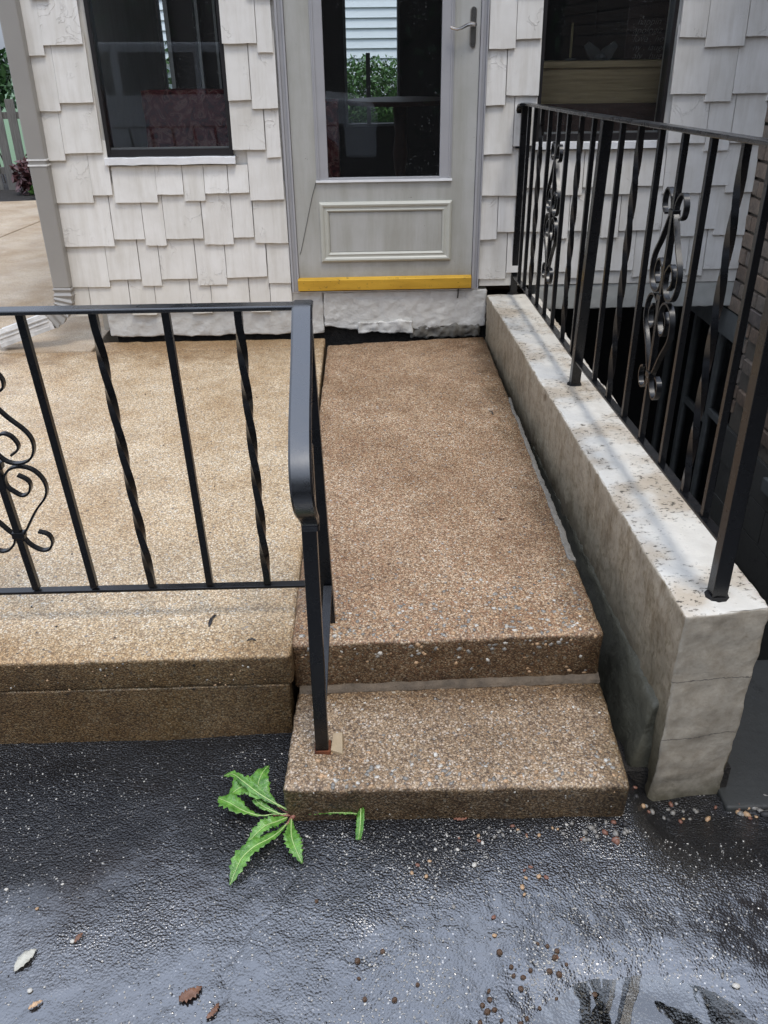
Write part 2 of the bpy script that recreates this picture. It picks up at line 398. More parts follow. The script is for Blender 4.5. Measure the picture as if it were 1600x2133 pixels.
def asphalt():
    m, t, b = nmat('asphalt'); n = N(t)
    v = n.vor(185); g = n.sepv(v.outputs['Color'])
    c = n.ramp(g[0], [(0, (.006,.006,.006)), (.4, (.010,.010,.011)), (.8, (.022,.021,.02)), (.86, (.11,.105,.1)), (.95, (.42,.40,.36))], 'CONSTANT')
    worn = n.ramp(n.noise(3.4, 5, .65), [(.38, .0), (.56, 1.)])
    base = n.ramp(n.noise(5, 6, .65), [(.3, (.004,.004,.005)), (.7, (.014,.0135,.014))])
    near = n.ramp(v.outputs['Distance'], [(.3, 1.), (.42, 0.)])
    c = n.mix(n.math('MULTIPLY', worn, near), base, c)
    br = n.ramp(n.noise(2.1, 5, .6), [(.55, 0.), (.7, .6)])
    c = n.mix(br, c, (.018,.012,.009))
    t.links.new(c, b.inputs['Base Color'])
    b.inputs['IOR'].default_value = 1.33
    xyz = n.sepv()
    # wetter towards the low ground in front, drier by the deck foot
    wet = n.math('ADD', n.math('MULTIPLY', n.math('SUBTRACT', n.noise(2.4, 5, .6), .5), 1.3), n.math('MULTIPLY', n.math('SUBTRACT', -3.08, xyz[1]), 1.5))
    wet = n.math('ADD', wet, n.math('MULTIPLY', xyz[0], .18))
    t.links.new(n.ramp(wet, [(.0, .45), (.35, .22)]), b.inputs['Roughness'])
    t.links.new(n.ramp(wet, [(-.15, .22), (.35, 1.)]), b.inputs['Coat Weight'])
    t.links.new(n.ramp(wet, [(.0, .16), (.4, .05)]), b.inputs['Coat Roughness']); b.inputs['Coat IOR'].default_value = 2.3
    v2 = n.vor(95, vec=n.scale((1, 1.25, 1)))
    h = n.math('ADD', n.math('MULTIPLY', n.noise(260, 5, .75), .45), n.math('MULTIPLY', n.math('SUBTRACT', 1, v.outputs['Distance']), 1.2))
    h = n.math('ADD', h, n.math('MULTIPLY', n.math('SUBTRACT', 1, v2.outputs['Distance']), .4))
    film = n.ramp(n.math('ADD', n.noise(3.7, 4, .6), n.math('MULTIPLY', wet, -.42)), [(.22, .16), (.52, 1.)])
    h = n.math('MULTIPLY', h, film)
    t.links.new(n.bump(h, .9, .006), b.inputs['Normal']); t.links.new(n.bump(h, .60, .0040), b.inputs['Coat Normal'])
    M['asphalt'] = m
asphalt()
def wood(name, a, b_, sc=(2, 30, 30), rough=.5):
    m, t, b = nmat(name); n = N(t)
    c = n.ramp(n.noise(3, 5, .6, vec=n.scale(sc), dist=.4), [(.3, a), (.7, b_)])
    t.links.new(c, b.inputs['Base Color']); b.inputs['Roughness'].default_value = rough
    t.links.new(n.bump(n.noise(4, 4, vec=n.scale(sc)), .2, .002), b.inputs['Normal']); M[name] = m
wood('oak', (.36,.25,.12), (.56,.41,.22)); wood('darkwood', (.05,.02,.013), (.1,.04,.025)); wood('fencewood', (.09,.085,.075), (.2,.19,.17), (30,30,2), .8)
def leafmat(name, a, b_, rough=.45, trans=.25):
    m, t, b = nmat(name); n = N(t)
    c = n.ramp(n.noise(38, 6, .72), [(.34, a), (.66, b_)])
    t.links.new(c, b.inputs['Base Color']); b.inputs['Roughness'].default_value = rough
    t.links.new(n.bump(n.noise(95, 4, .6), .7, .004), b.inputs['Normal'])
    b.inputs['Transmission Weight'].default_value = 0
    b.inputs['Subsurface Weight'].default_value = trans; b.inputs['Subsurface Radius'].default_value = (.004,.008,.002)
    M[name] = m
leafmat('weed', (.04,.13,.015), (.17,.36,.06), .24)
plain('weedrib', (.4,.52,.2), .4, bump=0); plain('weedstem', (.25,.1,.07), .45, bump=0)
leafmat('leafgreen', (.03,.09,.015), (.07,.17,.03), trans=0); leafmat('leafdark', (.015,.045,.012), (.035,.09,.02), trans=0)
leafmat('leafbronze', (.07,.03,.03), (.12,.05,.05), trans=0); leafmat('grass', (.03,.09,.012), (.06,.15,.025), trans=0)
plain('bark', (.06,.048,.038), .9, sc=8, bump=.8, bd=.03); plain('soil', (.022,.018,.014), .9, sc=40, var=.4, bump=.8, bd=.02)
plain('alu', (.36,.355,.36), .38, var=.05, sc=9, bump=.05); plain('doorpaint', (.43,.425,.395), .42, var=.05, sc=7, bump=.12, bd=.001)
plain('mould', (.47,.465,.40), .35, var=.03, bump=0); plain('brass', (.78,.46,.04), .36, metal=.35, var=.12, sc=6, bump=.1, bd=.001)
plain('nickel', (.5,.47,.44), .22, metal=1, var=.1, bump=0); plain('blackframe', (.018,.016,.016), .35, bump=.1, bd=.001)
plain('silwhite', (.8,.8,.79), .4, var=.08, sc=12, bump=.5, bd=.003); plain('gutter', (.29,.275,.25), .38, var=.05, sc=5, bump=.05)
plain('gutterwhite', (.62,.6,.56), .5, var=.3, sc=14, bump=.2); plain('gutterline', (.7,.69,.66), .4, bump=0)
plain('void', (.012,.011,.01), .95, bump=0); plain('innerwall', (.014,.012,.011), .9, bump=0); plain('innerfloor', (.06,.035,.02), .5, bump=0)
plain('vinyl', (.8,.86,.88), .5, var=.03, sc=3, bump=0); plain('vehiclepaint', (.6,.62,.65), .25, var=.03, bump=0); plain('tyre', (.02,.02,.02), .8, bump=0)
plain('roofshingle', (.05,.048,.046), .9, var=.4, sc=12, bump=.8, bd=.01); plain('greyframe', (.11,.115,.11), .6, bump=0)
plain('sofared', (.2,.025,.02), .85, var=.6, sc=16, bump=.3); plain('board', (.035,.018,.015), .8, bump=0); plain('chalk', (.35,.32,.29), .9, bump=0)
plain('greycloth', (.07,.073,.07), .9, bump=.2); plain('nut', (.085,.045,.022), .22, var=.8, sc=70, bump=.5)
plain('stonewhite', (.5,.47,.41), .35, var=.35, sc=45); plain('stonegrey', (.22,.205,.18), .35, var=.45, sc=45); plain('gritpale', (.36,.34,.3), .3, var=.6, sc=25)
plain('stonetan', (.42,.27,.15), .4, var=.4, sc=40); plain('stonered', (.19,.085,.055), .45, var=.4, sc=40)
plain('dryleaf', (.16,.075,.04), .45, var=.5, sc=30, bump=.5); plain('paleleaf', (.42,.4,.33), .5, var=.2, sc=60, bump=.5)
plain('shim', (.36,.27,.16), .6, var=.2, sc=20); plain('rust', (.12,.035,.012), .9, var=.5, sc=60, bump=.6); plain('greengrass', (.02,.12,.05), .5, bump=0)
plain('redthing', (.5,.03,.02), .5, bump=0); plain('asphaltstain', (.03,.028,.027), .6, var=.4)
plain('candle', (.25,.2,.09), .5, bump=0); plain('grout', (.11,.082,.055), .8, var=.35, sc=30, bump=.6, bd=.005); plain('sealant', (.17,.155,.13), .6, var=.2, sc=40, bump=.5)
def doormat():
    m, t, b = nmat('doorpaint'); n = N(t)
    c = n.ramp(n.noise(6, 5, .6), [(.3, (.40,.395,.36)), (.7, (.455,.45,.42))])
    c = n.mix(1, c, n.ramp(n.noise(9, 6, .7, vec=n.scale((1, 1, .12))), [(.38, (.84,.83,.79)), (.58, (1, 1, 1))]), 'MULTIPLY')
    zz = n.math('ADD', n.sepv()[2], n.math('MULTIPLY', n.noise(11, 6, .75), .22))
    c = n.mix(1, c, n.ramp(zz, [(.36, (.72,.69,.62)), (.50, (1, 1, 1))]), 'MULTIPLY')
    sc_ = n.ramp(n.noise(60, 3, .7), [(.70, 0.), (.72, .8)]); c = n.mix(sc_, c, (.16,.15,.13))
    t.links.new(c, b.inputs['Base Color']); b.inputs['Roughness'].default_value = .4
    t.links.new(n.bump(n.noise(90, 4), .15, .001), b.inputs['Normal']); M['doorpaint'] = m
    m, t, b = nmat('brass'); n = N(t)
    c = n.ramp(n.noise(3, 5, .6, vec=n.scale((1, 1, 6))), [(.3, (.50,.28,.03)), (.7, (.78,.48,.06))])
    c = n.mix(n.ramp(n.noise(40, 5, .7), [(.6, 0.), (.68, .8)]), c, (.2,.12,.03))
    t.links.new(c, b.inputs['Base Color']); b.inputs['Metallic'].default_value = .45
    t.links.new(n.ramp(n.noise(30, 5, .7), [(.3, .25), (.7, .6)]), b.inputs['Roughness'])
    t.links.new(n.bump(n.noise(14, 3, vec=n.scale((1, 1, .3))), .15, .004), b.inputs['Normal']); M['brass'] = m
doormat()
def sofamat():
    m, t, b = nmat('sofared'); n = N(t)
    c = n.ramp(n.noise(15, 5, .6, dist=1.4), [(.35, (.05,.006,.008)), (.5, (.22,.03,.03)), (.58, (.42,.2,.16)), (.64, (.12,.02,.02))])
    t.links.new(c, b.inputs['Base Color']); b.inputs['Roughness'].default_value = .9; M['sofared'] = m
sofamat()
def brickmat():
    m, t, b = nmat('brick'); n = N(t); rn = n.rand()
    c = n.ramp(rn, [(0, (.17,.13,.10)), (.35, (.24,.18,.135)), (.7, (.21,.18,.15)), (1, (.15,.13,.12))])
    c = n.mix(1, c, n.ramp(n.noise(24, 5, .7), [(.3, (.5,.5,.5)), (.7, (1.15,1.1,1.05))]), 'MULTIPLY')
    t.links.new(c, b.inputs['Base Color']); b.inputs['Roughness'].default_value = .5
    t.links.new(n.bump(n.noise(50, 5, .65), .6, .005), b.inputs['Normal']); M['brick'] = m
brickmat()

# ------------------------------------------------------------------ GROUND
WATER_Z = -.2835
def ground_z(X, Y):
    P = np.stack([X, Y, 0*X], 1)
    z = -.266 + 0*X
    ss = lambda t: np.clip(t, 0, 1)**2*(3-2*np.clip(t, 0, 1))
    z += -.012*ss((-X+.1)/.3)*ss((Y+2.95)/.2)                          # falls a little to the deck foot
    z += -.115*ss((X-.975)/.13)*ss((Y+3.24)/.32)                       # dug out beside the parapet
    # shallow puddle hollow, rim broken by noise
    d = np.sqrt(((X-.87)/.30)**2 + ((Y+3.56)/.19)**2)
    z += -.022*ss((1.2-d)/.7)
    z += fbm(P, 3.2, 3, 3)*.0035 + fbm(P, 14, 3, 5)*.0036 + fbm(P, 60, 3, 8)*.0011
    z += -.004*ss((-Y-3.2)/.3)
    cr_ = np.abs(X - (.02 + (Y+3.5)*.45 + .02*np.sin(Y*23) + .008*np.sin(Y*71)))
    z += -.0035*np.exp(-(cr_/.004)**2)*(Y < -3.08)
    return z
def build_ground():
    def axis(a0, a1, res, far0, far1):
        mid = np.arange(a0, a1+res/2, res); lo = []; s = res; p = a0
        while p > far0: s *= 1.5; p -= s; lo.append(p)
        hi = []; s = res; p = mid[-1]
        while p < far1: s *= 1.5; p += s; hi.append(p)
        return np.array(lo[::-1] + list(mid) + hi)
    xs = axis(-.95, 1.75, .006, -45, 45); ys = axis(-3.75, -2.5, .006, -60, -2.4)
    X, Y = np.meshgrid(xs, ys); nx, ny = len(xs), len(ys)
    Z = ground_z(X.ravel(), Y.ravel())
    V = np.stack([X.ravel(), Y.ravel(), Z], 1)
    i = np.arange(nx-1); j = np.arange(ny-1); I, J = np.meshgrid(i, j); a = (J*nx+I).ravel()
    F = np.stack([a, a+1, a+1+nx, a+nx], 1)
    me = bpy.data.meshes.new('driveway'); me.vertices.add(len(V)); me.vertices.foreach_set('co', V.ravel())
    me.loops.add(F.size); me.loops.foreach_set('vertex_index', F.ravel()); me.polygons.add(len(F))
    me.polygons.foreach_set('loop_start', np.arange(0, F.size, 4)); me.polygons.foreach_set('loop_total', np.full(len(F), 4))
    me.polygons.foreach_set('use_smooth', np.ones(len(F), bool)); me.update(); me.validate()
    link('driveway', me, M['asphalt'], kind='structure')
    # water sheet
    m = MB(); n = 48; c = (.87, -3.56)
    m.v = [(c[0], c[1], WATER_Z)] + [(c[0]+.42*math.cos(2*PI*k/n), c[1]+.3*math.sin(2*PI*k/n), WATER_Z) for k in range(n)]
    m.f = [(0, 1+k, 1+(k+1) % n) for k in range(n)]
    m.build('puddle', M['water'], kind='structure')
build_ground()
def gz(x, y): return float(ground_z(np.array([x]), np.array([y]))[0])

# lawn and garden soil behind
MBbox(-45, 45, 5.3, 60, -.3, -.03).build('lawn', M['grass'], kind='structure')
MBbox(-1.07, 12, 0.9, 5.3, -1.6, -1.45).build('lower_floor', M['void'], kind='structure')

# patio beyond the house corner: two slabs with an open joint
def prism(poly, z0, z1):
    n = len(poly); m = MB()
    m.add([(x, y, z0) for x, y in poly] + [(x, y, z1) for x, y in poly],
          [tuple(range(n))[::-1], tuple(range(n, 2*n))] + [(k, (k+1) % n, n+(k+1) % n, n+k) for k in range(n)])
    return m
prism([(-9, -.155), (-2.93, -.155), (-2.70, 2.94), (-2.60, 3.77), (-2.54, 5.1), (-9, 4.2)], -.12, .0).build('patio', M['patio'], bevel=.006, kind='structure')
prism([(-2.915, -.155), (-1.05, -.155), (-1.05, 5.32), (-2.525, 5.1), (-2.585, 3.77), (-2.685, 2.94)], -.12, .0).build('patio', M['patio'], bevel=.006, kind='structure')

# deck slab and its base course
def gentle(seed):
    def f(P, n):
        P[:, 2] += fbm(P, 2.2, 2, seed)*.003
        return P
    return f
deck = rough_block(bc(-6, .162, -2.722, -.165, -.10, 0), res=.025, r=.014, amp=.003, nsc=40, seed=2, fn=gentle(4))
deck = deck.build('deck_slab', M['deck'], smooth=True, kind='structure')
rough_block([(-6,-2.722,-.4),(.150,-2.718,-.4),(.148,-.2,-.4),(-6,-.2,-.4),(-6,-2.720,-.1012),(.150,-2.715,-.1012),(.148,-.2,-.1012),(-6,-.2,-.1012)],
            res=.04, r=.004, amp=.005, nsc=30, seed=6).build('deck_base', M['deck'], deck, smooth=True)
# strip of deck that runs to the house
rough_block(bc(-1.03, .162, -.160, -.004, -.12, -.004), res=.03, r=.01, amp=.004, seed=8).build('deck_edge_strip', M['deck'], deck, smooth=True)

# walkway slab (upper step) with a chipped back edge
def slabfn(P, n):
    P[:, 2] += fbm(P, 2.5, 2, 12)*.003
    k = np.clip((P[:, 1]+.22)/.1, 0, 1)
    P[:, 1] += k*fbm(P*np.array([1, 0, 0]), 14, 3, 5)*.02
    P[:, 2] -= np.clip((P[:, 1]+.12)/.12, 0, 1)*.012
    return P
walk = rough_block([(.158,-2.672,-.157),(.984,-2.66,-.157),(1.016,-.02,-.157),(.176,-.14,-.157),
                    (.158,-2.678,0),(.984,-2.664,0),(1.016,-.02,0),(.176,-.14,0)], res=.02, r=.013, amp=.004, nsc=45, seed=11, fn=slabfn)
walk = walk.build('walkway_slab', M['walk'], smooth=True, kind='structure')
rough_block([(.155,-3.012,-.33),(.967,-3.03,-.33),(.99,-2.64,-.33),(.165,-2.65,-.33),(.152,-3.022,-.157),(.967,-3.042,-.157),(.992,-2.64,-.157),(.167,-2.65,-.157)],
            res=.018, r=.014, amp=.005, nsc=45, seed=15).build('front_step', M['step'], smooth=True, kind='structure')
step = bpy.data.objects['front_step']
# grout line between riser and tread, sealant strip on the right edge
rough_block([(.17,-2.692,-.158),(.985,-2.679,-.158),(.985,-2.655,-.158),(.17,-2.665,-.158),(.17,-2.684,-.146),(.985,-2.673,-.146),(.985,-2.655,-.134),(.17,-2.665,-.14)],
            res=.01, r=.004, amp=.004, nsc=60, seed=3).build('grout_line', M['grout'], step, smooth=True)
def sealf(P, n):
    P[:, 0] += fbm(P*np.array([0, 1, 0]), 9, 3, 5)*.006; return P
rough_block([(.966,-2.30,-.03),(.992,-2.30,-.03),(1.010,-.95,-.03),(.995,-.95,-.03),(.970,-2.30,.004),(.993,-2.30,.0),(1.011,-.95,.0),(.998,-.95,.003)],
            res=.012, r=.005, amp=.004, nsc=70, seed=33, fn=sealf).build('sealant_strip', M['sealant'], walk, smooth=True)
MBbox(.9, 1.3, -2.86, -.02, -.5, -.30).build('gap_soil', M['soil'], kind='structure')

# ------------------------------------------------------------------ PARAPET WALL
def parf(P, n):
    P[:, 0] += fbm(P, 6, 2, 44)*.006*(np.abs(n[:, 0]) > .5)
    P[:, 1] += fbm(P, 8, 3, 47)*.008*(n[:, 1] < -.5)
    low = np.clip((-.1-P[:, 2])/.25, 0, 1)*(P[:, 1] < -2.6)
    P[:, 0] -= low*.0
    return P
par = rough_block([(1.085,-2.885,-1.5),(1.262,-2.868,-1.5),(1.275,-.012,-1.5),(1.030,-.012,-1.5),
                   (1.086,-2.892,.216),(1.292,-2.872,.216),(1.286,-.012,.216),(1.022,-.012,.216)], res=.014, r=.008, amp=.0045, nsc=60, seed=21, fn=parf)
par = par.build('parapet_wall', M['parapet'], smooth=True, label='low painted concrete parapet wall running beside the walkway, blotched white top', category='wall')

rough_block([(1.01,-2.85,-.45),(1.10,-2.85,-.45),(1.05,-1.2,-.45),(1.03,-1.2,-.45),(1.072,-2.84,-.10),(1.10,-2.84,-.07),(1.055,-1.2,-.08),(1.050,-1.2,-.08)], res=.02, r=.012, amp=.012, nsc=22, seed=81).build('mortar_fillet', M['filletdirt'], par, smooth=True)
# ------------------------------------------------------------------ HOUSE
house = thing('house', 'off-white shingle-clad house with storm door and two dark windows', 'house', (0,0,0))
WL = (-.850, -.243, .915, 1.95); WR = (1.222, 1.842, .955, 1.95); DR = (0.0, .972, .25, 2.30)
def wall_boxes(m, x0, x1, z0, z1, y0, y1, holes):
    xs = sorted({x0, x1, *[h[0] for h in holes], *[h[1] for h in holes]})
    for a, b in zip(xs, xs[1:]):
        segs = [(z0, z1)]
        for h in holes:
            if h[0] <= a and h[1] >= b:
                ns_ = []
                for s0, s1 in segs:
                    if h[2] > s0: ns_.append((s0, min(h[2], s1)))
                    if h[3] < s1: ns_.append((max(h[3], s0), s1))
                segs = [q for q in ns_ if q[1]-q[0] > 1e-4]
        for s0, s1 in segs: m.box(a, b, y0, y1, s0, s1)
m = MB(); wall_boxes(m, -1.055, 2.335, .255, 2.75, .012, .14, [WL, DR, WR]); m.build('wall', M['shingle'], house)
MB().box(-1.055, -.98, .141, 4.1, .02, 2.75).build('side_wall', M['shingle'], house)
# roof with overhang
m = MB(); m.hexa([(-1.25,-.2,2.62),(2.3,-.2,2.62),(2.3,2.4,3.45),(-1.25,2.4,3.45),(-1.25,-.2,2.78),(2.3,-.2,2.78),(2.3,2.4,3.6),(-1.25,2.4,3.6)])
m.hexa([(-1.25,2.4,3.45),(2.3,2.4,3.45),(2.3,3.6,2.72),(-1.25,3.6,2.72),(-1.25,2.4,3.6),(2.3,2.4,3.6),(2.3,3.6,2.86),(-1.25,3.6,2.86)])
m.build('roof', M['roofshingle'], house)
MBbox(-1.25, 2.3, -.24, -.203, 2.60, 2.80).build('fascia', M['silwhite'], house)

# shingles ---------------------------------------------------------
LEVELS = [(1.388,1.350),(1.153,1.118),(.936,.900),(.742,.708),(.531,.497),(.330,.296),(.178,.146)]
EXP = .235
for k in range(1, 6): LEVELS.insert(0, (1.388+.22*k, 1.350+.22*k))
def W(px, z):      # pixel-read x of the course converted when measured: linear map along the course at height z
    d = 4.4373 - 0; return px
def shingle(x0, x1, zb, ztop, seed, lift=0):
    r_ = random.Random(seed); g = .0004
    x0 += g; x1 -= g; jz = r_.uniform(-.0025, .0025); sk = r_.uniform(-.002, .002)
    th = .011 + r_.uniform(-.0015, .003); yb = -.021 - r_.uniform(0, .004) - lift; zb2 = zb+jz
    yt = -.002
    nseg = 4
    m = MB(); vs = []
    for k in range(nseg+1):
        t = k/nseg; x = x0+(x1-x0)*t; z = zb2+sk*(t-.5)*2+r_.uniform(-.0012, .0012)
        vs += [(x, yb, z+.001), (x, yb+th, z), (x, yt, ztop), (x, yt+.008, ztop)]
    fs = []
    for k in range(nseg):
        a = 4*k; b = a+4
        fs += [(a, b, b+2, a+2), (a+1, b+1, b, a), (b+1, a+1, a+3, b+3), (a+2, b+2, b+3, a+3)]
    fs += [(1, 0, 2, 3), (4*nseg, 4*nseg+1, 4*nseg+3, 4*nseg+2)]
    m.add(vs, fs); return m.build('shingle', M['shingle'], house)
# rows given bottom-up in pixel-derived world x; type S short (upper line) or L long (lower line)
CX, CY, CZ = 0.3667, -4.4373, 1.3587
_cam = S.camera.matrix_world
def unp(px, py, y=0.0, z=None):
    d = Vector((px-800, -(py-1066.5), -1752.6)); d = _cam.to_3x3() @ d
    if z is not None: t = (z-CZ)/d.z
    else: t = (y-CY)/d.y
    return Vector((CX, CY, CZ)) + d*t
def rowL(cropx, cy):
    return unp(cropx*.3875, cy*.3876).x
def rowR(cropx, cy):
    return unp(1000+cropx*.375, cy*.375).x
L1 = {5: [(288, [(70,108,'S'),(108,243,'L'),(243,455,'S')])],
      }
rows = {}
def addrow(k, zone, items, conv, cy):
    rows.setdefault(k, []).extend([(conv(a, cy), conv(b, cy), t) for a, b, t in items])
# index k in LEVELS (0..4 are above the frame)
addrow(5, 'L', [(108,243,'L'),(243,457,'S')], rowL, 265); addrow(5, 'L', [(1200,1385,'S'),(1387,1470,'L')], rowL, 265)
addrow(6, 'L', [(170,330,'L'),(331,512,'S')], rowL, 568); addrow(6, 'L', [(1232,1355,'S'),(1358,1497,'L')], rowL, 560)
addrow(7, 'L', [(238,358,'L'),(359,562,'S')], rowL, 840); addrow(7, 'L', [(1256,1432,'S'),(1436,1512,'L')], rowL, 820)
addrow(8, 'L', [(278,508,'L'),(509,614,'S'),(622,852,'L'),(853,995,'S'),(997,1108,'L'),(1110,1235,'S'),(1238,1346,'S'),(1349,1530,'L')], rowL, 1060)
addrow(9, 'L', [(335,621,'L'),(624,787,'S'),(789,900,'L'),(902,1102,'S'),(1105,1260,'L'),(1263,1372,'S'),(1376,1552,'L')], rowL, 1300)
addrow(10, 'L', [(384,595,'L'),(597,766,'S'),(769,874,'L'),(877,1067,'S'),(1070,1225,'L'),(1228,1442,'S'),(1447,1566,'L')], rowL, 1510)
addrow(11, 'L', [(410,500,'L'),(503,713,'S'),(716,849,'L'),(851,1036,'S'),(1039,1147,'L'),(1150,1350,'S'),(1353,1460,'L'),(1463,1575,'S')], rowL, 1670)
addrow(5, 'R', [(47,194,'L'),(196,337,'S'),(1096,1241,'S'),(1243,1458,'L'),(1461,1640,'S')], rowR, 240)
addrow(6, 'R', [(30,136,'L'),(140,320,'S'),(1047,1245,'S'),(1240,1386,'L'),(1388,1580,'S'),(1582,1622,'L')], rowR, 550)
addrow(7, 'R', [(18,176,'L'),(179,300,'S'),(1030,1234,'S'),(1237,1372,'L'),(1375,1590,'S')], rowR, 820)
addrow(8, 'R', [(4,212,'L'),(214,420,'S'),(422,560,'L'),(563,640,'S'),(643,830,'L'),(833,1003,'S'),(1006,1228,'L'),(1231,1362,'S'),(1352,1545,'L')], rowR, 1065)
addrow(9, 'R', [(-6,88,'L'),(91,330,'S'),(333,480,'L'),(483,560,'S'),(563,660,'S'),(662,757,'L'),(760,990,'S'),(993,1180,'L'),(1183,1292,'S'),(1284,1490,'L')], rowR, 1310)
addrow(10, 'R', [(-12,137,'L'),(140,370,'S'),(373,488,'S'),(491,548,'L'),(551,680,'S'),(683,835,'S'),(837,883,'L'),(886,1128,'S'),(1130,1220,'L'),(1223,1450,'S')], rowR, 1530)
def fill(x0, x1, k):
    out = []; x = x0; r_ = random.Random(k*13+int(x0*10)+200); t = r_.choice('SL')
    while x1-x > .02:
        w = min(r_.uniform(.075, .2), x1-x)
        if x1-x-w < .05: w = x1-x
        out.append((x, x+w, t)); t = 'L' if t == 'S' else 'S'; x += w
    return out
for k in range(0, 5):
    rows[k] = (fill(-1.075, -.852, k) + fill(-.24, -.003, k+50) + fill(.978, 1.22, k+90) + fill(1.845, 2.335, k+120) +
               (fill(-.852, -.24, k+150) + fill(1.22, 1.845, k+170) if LEVELS[k][1] > 1.96 else []) +
               (fill(0, .975, k+190) if LEVELS[k][1] > 2.3 else []))
sid = 0
for k, items in rows.items():
    S_, L_ = LEVELS[k]
    top = (LEVELS[k-1][0] if k else S_+EXP) + .052
    for x0, x1, t in items:
        sid += 1
        if x0 > 2.33: continue
        x1 = min(x1, 2.334)
        zt = top
        for w in (WL, WR):      # below a sill the top is trimmed
            if x0 < w[1]-.01 and x1 > w[0]+.01 and S_ < w[2]: zt = min(zt, w[2]-.045)
        shingle(x0, x1, S_ if t == 'S' else L_, zt, sid)
# plain starter strip on the right above the beam
MBbox(.98, 2.334, -.012, .006, .262, .33).build('starter_strip', M['shingle'], house)

# foundation: painted rough masonry, broken along its foot
def ragged(zlow, seed, amp=.02, sc=9):
    def f(P, n):
        k = np.clip((.10-P[:, 2])/.10, 0, 1)
        e = fbm(P*np.array([1, 0, 0]), sc, 4, seed)
        P[:, 2] += k*(zlow + e*amp)
        P[:, 1] += (n[:, 1] < -.3)*(fbm(P, 22, 4, seed+3)*.007)
        return P
    return f
rough_block(bc(-.985, .158, -.004, .13, -.0, .252), res=.014, r=.01, amp=.004, nsc=40, seed=51, fn=ragged(.022, 4, .012)).build('foundation', M['foundation'], house, smooth=True)
rough_block(bc(.16, 1.022, -.012, .13, -.0, .243), res=.012, r=.01, amp=.005, nsc=40, seed=55, fn=ragged(.045, 9, .042, 6)).build('foundation', M['foundation'], house, smooth=True)
MBbox(-.96, 1.02, .04, .12, -.12, .05).build('foundation_footing', M['soil'], house)
# loose mortar lump and rubble in the gap
rough_block(bc(.34, .63, -.026, .03, .022, .085), res=.009, r=.02, amp=.022, nsc=16, seed=60).build('mortar_lump', M['foundation'], house, smooth=True)
rough_block(bc(.62, .99, -.016, .04, -.01, .052), res=.009, r=.012, amp=.026, nsc=34, seed=66).build('mortar_lump', M['mortar'], house, smooth=True)
# beam over the stairwell on the right
rough_block(bc(1.29, 2.338, -.006, .14, .128, .258), res=.02, r=.006, amp=.004, nsc=30, seed=70).build('beam', M['beam'], house, smooth=True)
# hidden deep space below the house
MBbox(1.0, 4.2, 1.4, 1.5, -1.6, .2).build('cellar_wall', M['void'], house)
MBbox(1.0, 2.36, .14, 1.4, .13, .16).build('cellar_ceiling', M['void'], house)
MBbox(1.29, 2.5, -2.35, 1.5, -1.55, -1.45).build('stairwell_floor', M['asphaltstain'], kind='structure')
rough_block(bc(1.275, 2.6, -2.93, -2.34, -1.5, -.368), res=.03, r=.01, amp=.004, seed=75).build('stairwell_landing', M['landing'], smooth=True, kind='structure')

# windows -----------------------------------------------------------
def window(W_, name_frame='frame'):
    x0, x1, z0, z1 = W_
    t = MB(); f = .018
    t.box(x0, x0+f, -.006, .07, z0, z1); t.box(x1-f, x1, -.006, .07, z0, z1)
    t.box(x0+f, x1-f, -.006, .07, z1-f, z1); t.box(x0+f, x1-f, -.004, .07, z0, z0+.032)
    w = t.build('window', M['blackframe'], house, bevel=.0015)
    q = MB().box(x0+f, x1-f, .022, .026, z0+.032, z1-f); q.build('pane', M['glass'], w)
    MB().box(x0+f, x1-f, .012, .021, z0+.028, z0+.038).build('glazing_bead', M['greyframe'], w)
    # white stone-hard sill, sloping out, with dented paint
    s = MB(); n = 14; vs = []; r_ = random.Random(int(x0*100)+90)
    for k in range(n+1):
        x = x0-.012+(x1-x0+.022)*k/n; j = r_.uniform(-.002, .002); j2 = r_.uniform(-.002, .003)
        vs += [(x, -.03+j2, z0-.036+j), (x, -.031+j2, z0-.006+j), (x, .03, z0-.001), (x, .03, z0-.036)]
    fs = []
    for k in range(n):
        a = 4*k; b = a+4
        for e in range(4): fs.append((a+e, b+e, b+(e+1) % 4, a+(e+1) % 4))
    fs = [f_[::-1] for f_ in fs] + [(0,1,2,3), (4*n+3,4*n+2,4*n+1,4*n)]
    s.add(vs, fs); s.build('sill', M['silwhite'], w)
    return w
window(WL); window(WR)

# storm door -----------------------------------------------------------
dj = MB()
dj.box(0.001, .012, -.026, .09, .25, 2.3); dj.box(.012, .030, -.016, .09, .25, 2.3); dj.box(.030, .040, -.024, .09, .25, 2.3)
dj.box(.966, .973, -.026, .09, .25, 2.3); dj.box(.950, .966, -.016, .09, .25, 2.3); dj.box(.938, .950, -.024, .09, .25, 2.3)
dj.box(.001, .973, -.026, .09, 2.26, 2.3)
dj.build('door_frame', M['alu'], house, bevel=.0015)
GX0, GX1, GZ0, GZ1 = .155, .818, .788, 2.12
m = MB(); wall_boxes(m, .042, .936, .268, 2.255, -.014, .022, [(GX0, GX1, GZ0, GZ1)])
door = m.build('door', M['doorpaint'], house)
fr = MB()
for (a, b, s_) in ((GX0, GX0+.058, 1), (GX1-.058, GX1, -1)):
    fr.box(a, b, -.019, .012, GZ0, GZ1)
fr2 = fr
fr.box(GX0+.008, GX0+.016, -.023, -.019, GZ0+.01, GZ1); fr.box(GX1-.016, GX1-.008, -.023, -.019, GZ0+.01, GZ1)
fr.box(GX0+.058, GX1-.058, -.017, .012, GZ0, GZ0+.016); fr.box(GX0+.058, GX1-.058, -.017, .012, GZ1-.03, GZ1)
fr.build('glass_frame', M['alu'], door, bevel=.0015)
